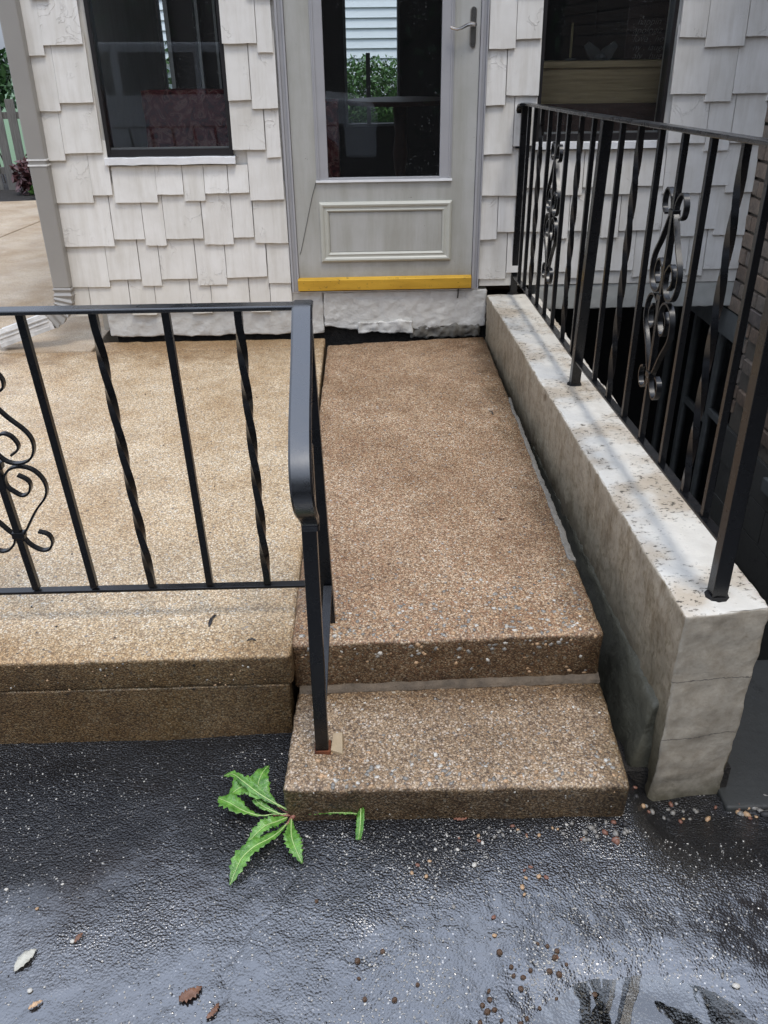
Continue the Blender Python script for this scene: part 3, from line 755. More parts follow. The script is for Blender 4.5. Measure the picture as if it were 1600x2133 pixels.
MBbox(GX0-.004, GX1+.004, -.026, -.019, GZ0-.004, GZ0+.006).build('glass_sill', M['silwhite'], door)
MBbox(GX0+.058, GX1-.058, .0, .004, GZ0+.016, GZ1-.03).build('pane', M['glass'], door)
# moulded panel
def frame_mould(x0, x1, z0, z1, prof):
    m = MB(); rings = []
    for d, y in prof:
        rings.append(len(m.v)); m.v += [(x0+d, y, z0+d), (x1-d, y, z0+d), (x1-d, y, z1-d), (x0+d, y, z1-d)]
    for a, b in zip(rings, rings[1:]):
        for k in range(4): m.f.append((a+k, a+(k+1) % 4, b+(k+1) % 4, b+k))
    return m
frame_mould(.160, .826, .398, .692, [(0,-.0142),(.004,-.026),(.012,-.031),(.020,-.029),(.026,-.0235),(.034,-.0235),(.040,-.026),(.046,-.022),(.050,-.0146)]).build('panel_moulding', M['mould'], door)
MBbox(.212, .774, -.0165, -.0143, .45, .64).build('raised_panel', M['doorpaint'], door)
# brass sweep
sw = MB(); sw.hexa([(.034,-.040,.258),(.935,-.040,.258),(.935,-.0145,.258),(.034,-.0145,.258),(.034,-.040,.312),(.935,-.040,.312),(.935,-.0145,.322),(.034,-.0145,.322)])
sw.build('door_sweep', M['brass'], door, bevel=.0015)
MBbox(.04, .94, -.02, .06, .250, .257).build('door_sweep_brush', M['void'], door)
# faint brown wire from glass corner down the door
m = MB(); m.tube([unp(*p, y=-.0165) for p in ((658,380),(650,410),(642,450),(634,490),(628,520),(625,530))], .0016, 6); m.build('wire', M['greyframe'], door)
# handle: backplate + wave lever
hp = MB(); n = 20; pts = []
x_, z0_, z1_ = .902, 1.355, 1.522; w_ = .0155
out_ = [(x_+w_*math.cos(a), z1_-w_+w_*math.sin(a)) for a in [PI*k/8 for k in range(9)]] + [(x_+w_*math.cos(a), z0_+w_+w_*math.sin(a)) for a in [PI+PI*k/8 for k in range(9)]]
k_ = len(out_); hp.add([(x, -.0145, z) for x, z in out_] + [(x_+(x-x_)*.8, -.024, (z1_+z0_)/2+(z-(z1_+z0_)/2)*.97) for x, z in out_],
       [tuple(range(k_, 2*k_))[::-1]] + [(k, (k+1) % k_, k_+(k+1) % k_, k_+k)[::-1] for k in range(k_)])
hp.tube([(.903,-.02,1.448),(.903,-.05,1.448)], .012, 12)
hp.tube([(.905,-.052,1.449),(.888,-.054,1.452),(.868,-.055,1.447),(.846,-.055,1.436),(.826,-.054,1.431),(.806,-.052,1.435),(.795,-.05,1.440)],
        [.009,.0085,.0075,.007,.0065,.0065,.0055], 10)
hp.tube([(.901,-.0245,1.385),(.901,-.03,1.385)], .009, 12)
hp.build('handle', M['nickel'], door, smooth=False)
# upper door corner: closing hook/wire at the threshold
m = MB(); m.tube([(.862,-.02,.262),(.868,-.03,.258),(.869,-.03,.235),(.866,-.029,.205)], .0035, 6); m.build('wire_hook', M['blackframe'], house)
MBbox(.0, .973, -.012, .08, .2435, .2495).build('threshold', M['silwhite'], house)

# ------------------------------------------------------------------ room behind the windows
room = MB(); wall_boxes(room, -.98, 2.33, .255, 2.6, 3.4, 3.5, [(-.97,-.93,.6,1.9),(.285,.70,.80,2.2)])
# left part of the far wall with narrow glass bays
room.v = []; room.f = []
wall_boxes(room, -.98, 4.4, .255, 2.6, 3.4, 3.5, [(.283,.70,.803,2.2)])
wall_boxes(room, -4.5, -.98, .255, 2.6, 3.4, 3.5, [])
room.v = []; room.f = []
wall_boxes(room, -2.2, 2.33, .02, 2.6, 3.4, 3.5, [(.283,.70,.803,2.2),(-1.50,-1.41,.66,2.3),(-1.21,-1.165,.7,2.3),(-.93,-.91,.7,2.3)])
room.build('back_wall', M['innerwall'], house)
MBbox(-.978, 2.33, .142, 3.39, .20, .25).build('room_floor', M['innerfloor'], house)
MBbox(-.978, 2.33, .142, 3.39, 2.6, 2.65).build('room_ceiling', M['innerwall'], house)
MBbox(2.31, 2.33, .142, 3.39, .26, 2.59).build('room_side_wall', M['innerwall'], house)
bpy.data.objects['side_wall'].hide_render = False
# side wall is partly glazed so the bays of the far bay window are seen: rebuild as a low wall + posts
def far_bars():
    for x, w in ((-1.385,.035),(-1.135,.03),(-.895,.022),(-.755,.02)):
        MBbox(x-w/2, x+w/2, 3.34, 3.38, .66, 2.4).build('mullion', M['greyframe'], house)
far_bars()
bw = MB(); bw.box(.262,.283,3.37,3.39,.78,2.2); bw.box(.70,.72,3.37,3.39,.78,2.2); bw.box(.262,.72,3.37,3.39,.783,.803); bw.box(.44,.475,3.36,3.385,.803,1.33)
bwo = bw.build('back_window', M['greyframe'], house)
# the side wall of the room needs the view to the bays beyond x=-.98: leave an opening
o_ = bpy.data.objects['side_wall']; me_ = o_.data; bpy.data.objects.remove(o_); 
m = MB(); m.box(-1.055,-.98,.141,2.2,.02,2.75); m.box(-1.055,-.98,2.2,3.5,.02,.62); m.box(-1.055,-.98,2.2,3.5,2.4,2.75); m.build('side_wall', M['shingle'], house)

# furniture ------------------------------------------------------
tb = thing('pedestal_table', 'dark round pedestal table inside, seen as a silhouette through the door glass', 'table', (.64,1.6,.25))
m = MB(); m.tube([(0,0,.795),(0,0,.812),(0,0,.822)], [.34,.35,.34], 32); m.build('table_top', M['darkwood'], tb)
m = MB(); m.tube([(0,0,.02),(0,0,.1),(0,0,.2),(0,0,.35),(0,0,.5),(0,0,.62),(0,0,.795)], [.05,.045,.06,.035,.05,.035,.05], 14); m.build('pedestal', M['darkwood'], tb, smooth=True)
for k in range(4):
    a = PI/4+k*PI/2; m = MB(); m.bar([(0,0,.16),(.12*math.cos(a),.12*math.sin(a),.12),(.25*math.cos(a),.25*math.sin(a),.03)], .05, .04); m.build('foot', M['darkwood'], tb)
def cushiony(name, x0, x1, y0, y1, z0, z1, par_, mat, r=.05, seed=0):
    return rough_block(bc(x0,x1,y0,y1,z0,z1), res=.05, r=r, amp=.01, nsc=8, seed=seed).build(name, mat, par_, smooth=True)
sf = thing('sofa', 'red patterned sofa inside, its back showing behind the left window', 'sofa')
cushiony('sofa_back', -.80, -.10, .66, .86, .35, 1.175, sf, M['sofared'], .07, 3)
cushiony('seat', -.80, -.10, .87, 1.45, .35, .65, sf, M['sofared'], .06, 4)
cushiony('armrest', -.9, -.805, .75, 1.45, .3, .85, sf, M['sofared'], .04, 5)
ac = thing('armchair', 'red upholstered armchair inside, just left of the door glass', 'armchair')
cushiony('chair_back', .02, .255, .66, .85, .5, 1.11, ac, M['sofared'], .07, 6)
cushiony('seat', -.08, .262, .55, 1.1, .28, .62, ac, M['sofared'], .05, 7)
cb = thing('wooden_cabinet', 'pale brown wooden cabinet standing just behind the right window', 'cabinet', (0,0,0))
MBbox(1.19, 2.02, .30, .62, 1.262, 1.292).build('top', M['oak'], cb, bevel=.003)
MBbox(1.21, 2.0, .32, .60, 1.10, 1.260).build('upper_rail', M['oak'], cb)
MBbox(1.20, 2.01, .325, .60, .30, 1.098).build('lower_panel', M['darkwood'], cb)
for k in range(3): MBbox(1.215, 1.995, .3165, .3195, 1.108+.05*k, 1.153+.05*k).build('plank', M['oak'], cb)
MBbox(1.20, 2.0, .2, .31, .955, .962).build('ledge', M['silwhite'], cb)
sg = thing('wall_sign', 'dark brown sign with rows of pale handwriting behind the right window', 'sign', (0,0,0))
MBbox(1.79, 2.10, .615, .63, 1.294, 1.56).build('sign_board', M['board'], sg)
for k, txt in enumerate(('. happin', 'apologiz', 'love . ho', 'ny . laugh', 'aly . hug')):
    cu = bpy.data.curves.new('lettering', 'FONT'); cu.body = txt; cu.size = .047; cu.shear = .35; cu.extrude = .0004; cu.offset = -.0009
    to = bpy.data.objects.new('lettering', cu); COL.objects.link(to)
    dg = bpy.context.evaluated_depsgraph_get(); me = bpy.data.meshes.new_from_object(to.evaluated_get(dg)); bpy.data.objects.remove(to)
    link('lettering', me, M['chalk'], sg, loc=(1.815+.004*k, .6135, 1.452-.0395*k), rot=(PI/2, 0, 0))
vs_ = thing('vase', 'grey fan-shaped ornament on the cabinet behind the right window', 'ornament', (1.62,.46,1.293))
m = MB()
for s_ in (-1, 1):
    m.bar([(0,0,.0),(s_*.035,0,.03),(s_*.075,0,.075)], [.05,.06,.03], [.03,.03,.02], up=(0,1,0))
m.build('fan', M['greycloth'], vs_); m = MB(); m.tube([(0,0,0),(0,0,.01),(0,0,.03)], [.03,.035,.02], 12); m.build('base', M['greycloth'], vs_)
cd = thing('candle', 'thin pale candle standing on the cabinet behind the right window', 'candle', (1.47,.48,1.293))
m = MB(); m.tube([(0,0,.012),(0,0,.17)], .006, 8); m.build('stick', M['candle'], cd); m = MB(); m.tube([(0,0,0),(0,0,.008),(0,0,.012)], [.03,.03,.01], 12); m.build('holder', M['greycloth'], cd)

# ------------------------------------------------------------------ DOWNSPOUT
ds = thing('downspout', 'grey-brown downspout at the left house corner with pale ribbed elbow', 'downspout')
MB().bar([(-1.172,-.035,2.6),(-1.172,-.035,.30)], .088, .062, up=(0,1,0)).build('pipe', M['gutter'], ds, bevel=.008)
for z in (.912, .888): MBbox(-1.219, -1.125, -.069, -.002, z-.0035, z+.0035).build('strap', M['gutterline'], ds)
path = [Vector(p) for p in ((-1.172,-.035,.30),(-1.173,-.04,.25),(-1.185,-.05,.205),(-1.215,-.06,.165),(-1.26,-.07,.135))]
m = MB(); dense = []
for a, b in zip(path, path[1:]):
    for k in range(8): dense.append(a.lerp(b, k/8))
wv_ = [.086+.008*math.sin(k*1.3) for k in range(len(dense))]; hv_ = [.062+.008*math.sin(k*1.3) for k in range(len(dense))]
m.bar(dense, wv_, hv_, up=(0,1,0)); m.build('elbow', M['gutter'], ds, smooth=False)
A_ = Vector((-1.25,-.068,.142)); B_ = Vector((-1.53,-.10,.055))
m = MB(); m.bar([A_.lerp(B_, k/12) for k in range(13)], .066, .086, up=(0,.15,1), caps=False)
m.bar([A_.lerp(B_, k/12) for k in range(13)], .060, .080, up=(0,.15,1), caps=False); ext = m.build('extension', M['gutterwhite'], ds)
for dx in (-.022, 0, .022):
    m = MB(); n_ = Vector((0,.2,1)).normalized()
    m.bar([A_.lerp(B_, .04)+n_*.044+Vector((0,dx,0)), A_.lerp(B_, .96)+n_*.044+Vector((0,dx,0))], .006, .005); m.build('rib', M['gutterline'], ext)
for dz in (-.02, .006, .028):
    m = MB(); m.bar([A_.lerp(B_, .04)+Vector((0,-.035,dz)), A_.lerp(B_, .96)+Vector((0,-.035,dz))], .005, .006); m.build('rib', M['gutterline'], ext)

# ------------------------------------------------------------------ RAILINGS
def baluster(p0, p1, kind, par_, w=.0175):
    m = MB(); p0 = Vector(p0); p1 = Vector(p1)
    if kind == 't':
        n = 48; pts = [p0.lerp(p1, k/n) for k in range(n+1)]
        tw = []
        for k in range(n+1):
            t = k/n; tw.append(1.5*2*PI*max(0, min(1, (t-.05)/.9)))
        m.bar(pts, w, w, up=(0,1,0), twist=tw)
        return m.build('baluster', M['iron'], par_, label='twisted baluster')
    m.bar([p0, p1], w, w, up=(0,1,0)); return m.build('baluster', M['iron'], par_, bevel=.001)
SC = [(-.477,.451),(-.458,.438),(-.453,.423),(-.463,.402),(-.481,.394),(-.498,.405),(-.511,.421),(-.510,.446),(-.493,.467),(-.467,.474),(-.439,.466),(-.421,.444),
      (-.416,.415),(-.427,.387),(-.460,.350),(-.498,.296),(-.5105,.279),(-.504,.258),(-.488,.241),(-.470,.234),(-.453,.240),(-.442,.260),(-.448,.281),(-.470,.290)]
SC = [(x+.5215, z-.478) for x, z in SC]
def catmull(P, k=4):
    o = []
    for i in range(len(P)-1):
        p0 = P[max(i-1, 0)]; p1 = P[i]; p2 = P[i+1]; p3 = P[min(i+2, len(P)-1)]
        for j in range(k):
            t = j/k
            o.append(tuple(.5*((2*b)+(-a+c)*t+(2*a-5*b+4*c-d)*t*t+(-a+3*b-3*c+d)*t**3) for a, b, c, d in zip(p0, p1, p2, p3)))
    o.append(P[-1]); return o
SC = catmull(SC, 5)
def scroll(par_, fn):
    """four flat-bar curls round a baluster; fn(u, v) gives the point on the rail plane, second result the plane normal"""
    for su in (-1, 1):
        for sv in (-1, 1):
            pts = []; nrm = fn(0, 0)[1]
            for u, v in SC: pts.append(fn(su*u, sv*v)[0])
            m = MB(); m.bar(pts, .0055, .0145, up=nrm); m.build('scroll', M['iron'], par_)
    for v in (-.196, 0, .196):
        c, nrm = fn(0, v); d = fn(.02, v)[0]-fn(-.02, v)[0]; d.normalize()
        m = MB(); m.bar([c-d*.016, c+d*.016], .018, .022, up=nrm); m.build('collar', M['iron'], par_, bevel=.002)
YR = -2.555
def lerp(a, b, t): return a+(b-a)*t
lr = thing('guard_railing', 'black iron guard railing on the left deck with a curved handrail end', 'railing')
TZ = .858
xt = [.086-.162*k for k in range(14)]; xb = [.095-.1525*k for k in range(14)]
kinds = 'tbtb' + 'sb' + 'tbtbsbtb'
for a, b, kd in zip(xt, xb, kinds):
    baluster((b, YR, .116), (a, YR, TZ-.008), kd, lr)
    if kd == 's':
        def fn(u, v, a=a, b=b):
            z = .478+v; t = (z-.12)/(TZ-.12); return Vector((lerp(b, a, t)+u, YR, z)), Vector((0, 1, 0))
        scroll(lr, fn)
MB().bar([(-2.1,YR,TZ),(.235,YR,TZ-.003)], .042, .011).build('top_rail', M['iron_wet'], lr, bevel=.003)
MB().bar([(-2.1,YR,.110),(.245,YR,.108)], .025, .008).build('bottom_rail', M['iron'], lr, bevel=.0015)
MB().bar([(.254,YR,-.005),(.234,YR,TZ-.006)], .033, .033, up=(0,1,0)).build('post', M['iron'], lr, bevel=.002)
MB().bar([(-1.85,YR,-.005),(-1.89,YR,TZ-.006)], .033, .033, up=(0,1,0)).build('post', M['iron'], lr, bevel=.002)
MB().bar([(.2405,-2.892,-.157),(.243,-2.886,.66)], .032, .032, up=(0,1,0)).build('post', M['iron'], lr, bevel=.002)
hr = catmull([(.232,-2.535,.8565),(.232,-2.575,.855),(.233,-2.62,.838),(.235,-2.74,.778),(.236,-2.86,.718),(.237,-2.92,.684),(.238,-2.965,.645),(.240,-2.982,.60),
      (.243,-2.968,.555),(.246,-2.94,.525),(.247,-2.925,.505),(.248,-2.928,.487)], 10)
n_ = len(hr); wd = [.046 if k < n_*.72 else .046-.012*(k-n_*.72)/(n_*.28) for k in range(n_)]
MB().bar(hr, wd, .012, up=(0,.25,1) if False else (0,0,1)).build('handrail_test', M['iron'], lr)
bpy.data.objects.remove(bpy.data.objects['handrail_test'])
def ribbon(pts, w, h, side=Vector((1,0,0))):
    m = MB(); pts = [Vector(p) for p in pts]; n = len(pts); vs = []
    prof = [(-.5,-.3),(-.42,-.5),(.42,-.5),(.5,-.3),(.5,.25),(.40,.5),(-.40,.5),(-.5,.25)]; q = len(prof)
    for i, p in enumerate(pts):
        t = (pts[min(i+1, n-1)]-pts[max(i-1, 0)]).normalized(); b = side.cross(t).normalized()*-1
        if i == 0 and b.z < 0: pass
        for a_, b_ in prof: vs.append(p+side*a_*w[i]+b*b_*h)
    fs = [(q*i+k, q*i+(k+1) % q, q*i+q+(k+1) % q, q*i+q+k) for i in range(n-1) for k in range(q)] + [tuple(range(q))[::-1], tuple(range(q*(n-1), q*n))]
    m.add(vs, fs); return m
ribbon(hr, wd, .014).build('handrail', M['iron_wet'], lr, smooth=False)
# short sloping channel between the corner post and the step post, and the foot brackets
MB().bar([(.256,-2.575,.112),(.246,-2.875,-.02)], .022, .008).build('bottom_rail', M['iron'], lr, bevel=.001)
m = MB(); m.hexa([(.236,-2.590,.0),(.272,-2.590,.0),(.272,-2.535,.0),(.236,-2.535,.0),(.243,-2.578,.10),(.268,-2.578,.10),(.268,-2.54,.10),(.243,-2.54,.10)]); m.build('foot_bracket', M['iron'], lr)
m = MB(); m.box(.222,.262,-2.912,-2.872,-.160,-.148); m.build('rust_collar', M['rust'], lr)

rr_ = thing('parapet_railing', 'black iron railing bolted along the top of the parapet wall', 'railing')
def rx(y): return 1.163-.0085*y
def rtop(y): return 1.120-.0225*(y+.0) if y > -1 else 1.120+.0225+(-(y+1))*.026
def rbot(y): return .313 if y > -1.3 else .313+(-(y+1.3))*.026
ks = [(-.022,'P'),(-.14,'b'),(-.28,'b'),(-.43,'t'),(-.595,'b'),(-.765,'s'),(-.93,'b'),(-1.125,'t'),(-1.30,'b'),(-1.455,'P'),(-1.635,'b'),(-1.815,'t'),(-1.995,'b'),
      (-2.172,'s'),(-2.355,'b'),(-2.533,'t'),(-2.67,'b'),(-2.80,'P')]
for y, kd in ks:
    if kd == 'P':
        yb = {-.022:.0, -1.455:-1.380}.get(y, -2.812)
        MB().bar([(rx(yb),yb,.205),(rx(y),y,rtop(y)-.006)], .036, .036, up=(0,1,0)).build('post', M['iron'], rr_, bevel=.002)
        m = MB(); m.tube([(rx(yb),yb,.206),(rx(yb),yb,.222)], [.034,.026], 10); m.build('post_collar', M['void'], rr_)
    else:
        baluster((rx(y),y,rbot(y)),(rx(y),y,rtop(y)-.006), kd, rr_, .0165)
        if kd == 's':
            def fn(u, v, y=y):
                z = (.757 if y < -1 else .740)+v*1.12; return Vector((rx(y+u), y+u, z)), Vector((1, 0, 0))
            scroll(rr_, fn)
ys = [0.0,-.5,-1,-1.5,-2,-2.5,-2.83]
tp = [(rx(y), y, rtop(y)) for y in ys]
MB().bar(tp, .040, .011).build('top_rail', M['iron_wet'], rr_, bevel=.003)
MB().bar([(rx(y), y, rbot(y)) for y in (-.0,-1.3,-2.0,-2.81)], .026, .008).build('bottom_rail', M['iron'], rr_, bevel=.0015)
tg = catmull([(1.146,-.05,1.118),(1.146,-.015,1.108),(1.144,-.004,1.07),(1.144,-.004,1.02),(1.146,-.006,.97),(1.150,-.012,.925)], 4)
tg = [(1.146, -.09, 1.121)] + tg
MB().bar(tg, .05, .010, up=(1,0,0)).build('rail_end', M['iron'], rr_) if False else ribbon(tg, [.044]*len(tg), .012).build('rail_end', M['iron'], rr_)

m = MB(); m.hexa([(.262,-2.905,-.158),(.292,-2.915,-.158),(.294,-2.865,-.158),(.266,-2.868,-.158),(.262,-2.905,-.150),(.290,-2.913,-.154),(.29,-2.868,-.128),(.268,-2.87,-.128)])
m.build('wood_shim', M['shim'], label='pale wooden shim wedged beside the foot of the handrail post', category='wedge')

# ------------------------------------------------------------------ BRICK BUILDING on the right
bb = thing('brick_building', 'neighbouring brown brick building with a steep dark roof, right edge', 'building')
XB = 2.345; BH = .083; BL = .215
concrete_paint('brickmortar', (.12,.105,.085), (.07,.06,.05), .6); MORT = M['brickmortar']
# carcass; its unseen length towards the camera is added to block sky on the right
MBbox(XB+.006, 4.6, -4.7, -.235, -.47, 3.04).build('wall_core', MORT, bb)
MBbox(XB+.006, 4.6, -.235, 1.6, .105, 3.04).build('wall_core', MORT, bb)
MBbox(XB+.0, 4.6, -4.7, -.235, -1.6, -.474).build('foundation_wall', M['darkblock'], bb)
m = MB(); m.hexa([(2.29,-4.9,3.05),(6.6,-4.9,3.05),(6.6,2.2,3.05),(2.29,2.2,3.05),(4.5,-4.9,6.0),(4.6,-4.9,6.0),(4.6,2.2,6.0),(4.5,2.2,6.0)]); m.build('roof', M['roofshingle'], bb)
bm0 = None; nb = 0; far = MB()
meshes = []
for v in range(6):
    q = rough_block(bc(0, .010+.006, 0, BL-.012, 0, BH-.013), res=.2, r=.003, amp=0)
    r_ = random.Random(v); m = MB(); x = .014+r_.uniform(-.003,.003)
    L_, H_ = BL-.012, BH-.013; j = lambda: r_.uniform(-.0025,.0025)
    fr_ = [(-x+j(), e+j(), g_+j()) for e, g_ in ((.004,.004),(L_-.004,.004),(L_-.004,H_-.004),(.004,H_-.004))]
    bk = [(.004, 0, 0), (.004, L_, 0), (.004, L_, H_), (.004, 0, H_)]; md = [(-x*.55, 0, 0), (-x*.55, L_, 0), (-x*.55, L_, H_), (-x*.55, 0, H_)]
    m.add(fr_+md+bk, [(0,3,2,1)]+[(a+k, a+(k+1) % 4, b+(k+1) % 4, b+k) for a, b in ((0,4),(4,8)) for k in range(4)])
    me = bpy.data.meshes.new('brick'); me.from_pydata(m.v, [], [f_[::-1] if 0 else f_ for f_ in m.f]); me.materials.append(M['brick']); meshes.append((me, m))
for row in range(-6, 35):
    z = .112 + BH*row
    off = (BL/2 if row % 2 else 0)
    y = -4.7+.002-off
    for i in range(0, 30):
        yy = y+BL*i
        if yy < -4.7 or yy+BL > 1.2: continue
        if z < .11 and yy+BL > -.20: continue
        if z < -.46: continue
        if -1.3 < yy < .15 and z < 1.35 and nb < 300:
            me, _ = rnd.choice(meshes); nb += 1
            link('brick', me, None, bb, loc=(XB+rnd.uniform(-.002,.002), yy, z+rnd.uniform(-.001,.001)))
        else:
            _, q = meshes[row % 6]; far.add([(XB+a, yy+b, z+c) for a, b, c in q.v], q.f)
far.build('brick', M['brick'], bb, kind='stuff')
# quoin ends where brick courses return at the opening
for row in range(-6, 0):
    z = .112+BH*row
    if z < -.46: continue
    link('brick', meshes[0][0], None, bb, loc=(XB+.2, -.245, z), rot=(0, 0, PI/2))
# painted lintel, jamb and the window of the side wall below
rough_block(bc(XB-.004, XB+.14, -.235, 1.3, -.045, .100), res=.06, r=.004, amp=.002).build('lintel', M['greyframe'], bb, smooth=True)
for yy in (-.235-.4*k for k in range(1, 4)):
    for rr2 in range(0, 3):
        z1 = -.478-.2*rr2
        MBbox(XB-.006, XB-.0005, yy-(.2 if rr2 % 2 else 0)+.004, yy+.396-(.2 if rr2 % 2 else 0)-.0, z1-.194, z1).build('block', M['darkblock'], bb)
wf = MB()
for y in (-.20, .17, .56, .95): wf.box(XB+.05, XB+.09, y, y+.035, -1.4, -.05)
wf.box(XB+.05, XB+.09, -.165, .17, -.565, -.53); wf.box(XB+.055, XB+.09, .205, .56, -.64, -.60)
wfo = wf.build('window_frame', M['greyframe'], bb)
MBbox(XB+.068, XB+.072, -.165, .95, -1.4, -.05).build('pane', M['glass'], wfo)
MBbox(XB+.5, XB+.52, -.2, 1.3, -1.5, .1).build('room_back', M['void'], bb)
MBbox(XB-.05, XB+.0, -1.28, -.82, -.56, -.49).build('sill', M['greyframe'], bb, bevel=.004)

# ------------------------------------------------------------------ small stones in the slabs (real pebbles)
def pebble_mesh(m, c, s, r_, flat=.55):
    ax = r_.uniform(0, 6.28); e = (s*r_.uniform(.8,1.35), s*r_.uniform(.7,1.0), s*flat)
    ico = [(0,0,1),(.894,0,.447),(.276,.851,.447),(-.724,.526,.447),(-.724,-.526,.447),(.276,-.851,.447),(.724,.526,-.447),(-.276,.851,-.447),(-.894,0,-.447),(-.276,-.851,-.447),(.724,-.526,-.447)]
    F_ = [(0,1,2),(0,2,3),(0,3,4),(0,4,5),(0,5,1),(1,6,2),(2,7,3),(3,8,4),(4,9,5),(5,10,1),(2,6,7),(3,7,8),(4,8,9),(5,9,10),(1,10,6)]
    vs = []
    for x, y, z in ico:
        k = r_.uniform(.85, 1.1); X_ = x*e[0]*k; Y_ = y*e[1]*k
        vs.append((c[0]+X_*math.cos(ax)-Y_*math.sin(ax), c[1]+X_*math.sin(ax)+Y_*math.cos(ax), c[2]+z*e[2]*k))
    m.add(vs, F_)
def stones_on(par_, regions, mats, seed):
    r_ = random.Random(seed)
    for mt, share in mats:
        m = MB()
        for fnr, n_, smin, smax, fl in regions:
            for _ in range(int(n_*share)):
                s_ = r_.uniform(smin, smax); x, y, z, vertical = fnr(r_)
                if vertical: 
                    a = len(m.v); pebble_mesh(m, (0,0,0), s_, r_, .45)
                    for i in range(a, len(m.v)):
                        X_, Y_, Z_ = m.v[i]; m.v[i] = (x+X_, y-Z_, z+Y_)
                else: pebble_mesh(m, (x, y, z-s_*.12), s_, r_, .4)
        m.build('pebble_layer', M[mt], par_, smooth=True, kind='stuff')
def wtop(r_):
    t = abs(r_.gauss(0, .13)); y = -2.655+t; return lerp(.18,.97,r_.random()), y, .001, False
def wtop_all(r_):
    y = r_.uniform(-2.62,-.25); k = (y+2.65)/2.6; return lerp(lerp(.175,.19,k), lerp(.965,.99,k), r_.random()), y, .0, False
def wrise(r_):
    x = r_.uniform(.18,.965); z = r_.uniform(-.145,-.012) if r_.random() < .6 else r_.uniform(-.05,-.01); t = (x-.158)/.826
    return x, lerp(-2.672,-2.660,t)-lerp(.006,.004,t)*(z+.157)/.157+.0022, z, True
def stop(r_):
    y = -3.02+abs(r_.gauss(0,.06)); return r_.uniform(.17,.95), min(y,-2.72), -.157, False
def sall(r_): return r_.uniform(.18,.96), r_.uniform(-3.0,-2.71), -.157, False
def srise(r_):
    x = r_.uniform(.17,.95); z = r_.uniform(-.25,-.17); t = (x-.155)/.812
    return x, lerp(-3.012,-3.030,t)-lerp(.010,.012,t)*(z+.33)/.173+.0018, z, True
stones_on(walk, [(wtop,430,.0025,.008,.4),(wtop_all,900,.002,.004,.4),(wrise,170,.003,.0095,.4)], [('stonewhite',.14),('stonegrey',.46),('stonetan',.4)], 5)
stones_on(step, [(stop,170,.003,.009,.4),(sall,420,.002,.0045,.4),(srise,60,.002,.004,.4)], [('stonewhite',.2),('stonegrey',.4),('stonetan',.4)], 6)
def dall(r_): return r_.uniform(-.95,.14), r_.uniform(-2.69,-.2), .0, False
def drise(r_): return r_.uniform(-.8,.13), -2.7205, r_.uniform(-.095,-.01), True
stones_on(deck, [(dall,1500,.0015,.0035,.35),(drise,110,.002,.005,.4)], [('stonewhite',.15),('stonegrey',.25),('stonetan',.6)], 8)

# ------------------------------------------------------------------ loose things on the ground
ico = {}
def single(name, mt, s_, seed, flat):
    key = (mt, seed, flat)
    if key not in ico:
        m = MB(); pebble_mesh(m, (0,0,0), 1, random.Random(seed), flat); me = bpy.data.meshes.new(name); me.from_pydata(m.v, [], m.f)
        me.polygons.foreach_set('use_smooth', [True]*len(me.polygons)); me.materials.append(M[mt]); ico[key] = me
    return ico[key]
def nut_mesh(seed):
    key = ('nut', seed)
    if key in ico: return ico[key]
    m = MB(); r_ = random.Random(seed); k = r_.uniform(.75, .95)
    m.tube([(0,0,-1*k),(0,0,-.8*k),(0,0,-.3*k),(0,0,.3*k),(0,0,.75*k),(0,0,1.0*k),(0,0,1.12*k)], [.1,.55,.92,.95,.62,.22,.05], 10)
    me = bpy.data.meshes.new('nut'); me.from_pydata(m.v, [], m.f); me.polygons.foreach_set('use_smooth', [True]*len(me.polygons)); me.materials.append(M['nut']); ico[key] = me; return me
nuts = [(1160,2075),(1040,1990),(1015,2050),(1018,2068),(1085,2060),(1105,2025),(1110,2045),(1165,2030),(1160,1985),(1140,1975),(1135,2010),(1120,1970),(1015,2110),(1030,2105),
        (1080,2100),(1085,2130),(1045,2125),(1020,2085),(745,2007),(748,2043),(797,1987),(822,2088),(870,2056),(760,2086),(1155,1998),(1195,2080),(1060,2110),(1098,2118),(1005,2098),
        (1125,2095),(1115,2068),(1065,2018),(1070,2035),(1090,2038),(1128,2052),(1240,2065),(1180,2010),(1145,2025),(1095,1985),(660,1884),(1000,2133),(1185,2133),(1150,2120)]
r_ = random.Random(3)
for ni, (px, py) in enumerate(nuts):
    if ni % 4 == 2 and px > 900: continue
    p = unp(px, py, z=-.274); s_ = r_.uniform(.0035, .0075)
    o = link('nut', nut_mesh(r_.randrange(4)), None, None, loc=(p.x, p.y, max(gz(p.x, p.y), -.292)+s_*.3), rot=(r_.uniform(1.1,1.9), 0, r_.uniform(0,6.28)))
    o.scale = (s_*r_.uniform(.75,1.15), s_*r_.uniform(.75,1.1), s_*r_.uniform(.8,1.2)); o['label'] = {745:'brown nut alone left of the puddle, upper one of a close pair',748:'brown nut left of the puddle, lower one of a close pair',797:'brown nut lying alone furthest up, left of the puddle',822:'brown nut near the bottom edge left of the puddle',870:'dark nut between the puddle cluster and the lone nuts to its left',760:'brown nut just below the close pair left of the puddle',660:'lone small dark nut directly below the weed',1240:'nut in the open puddle between the mirrored limbs',1195:'nut at the puddle rim touching the left mirrored limb'}.get(px, 'small round brown nut in the cluster along the left rim of the puddle'); o['category'] = 'nut'; o['group'] = 'brown nuts scattered around the puddle'
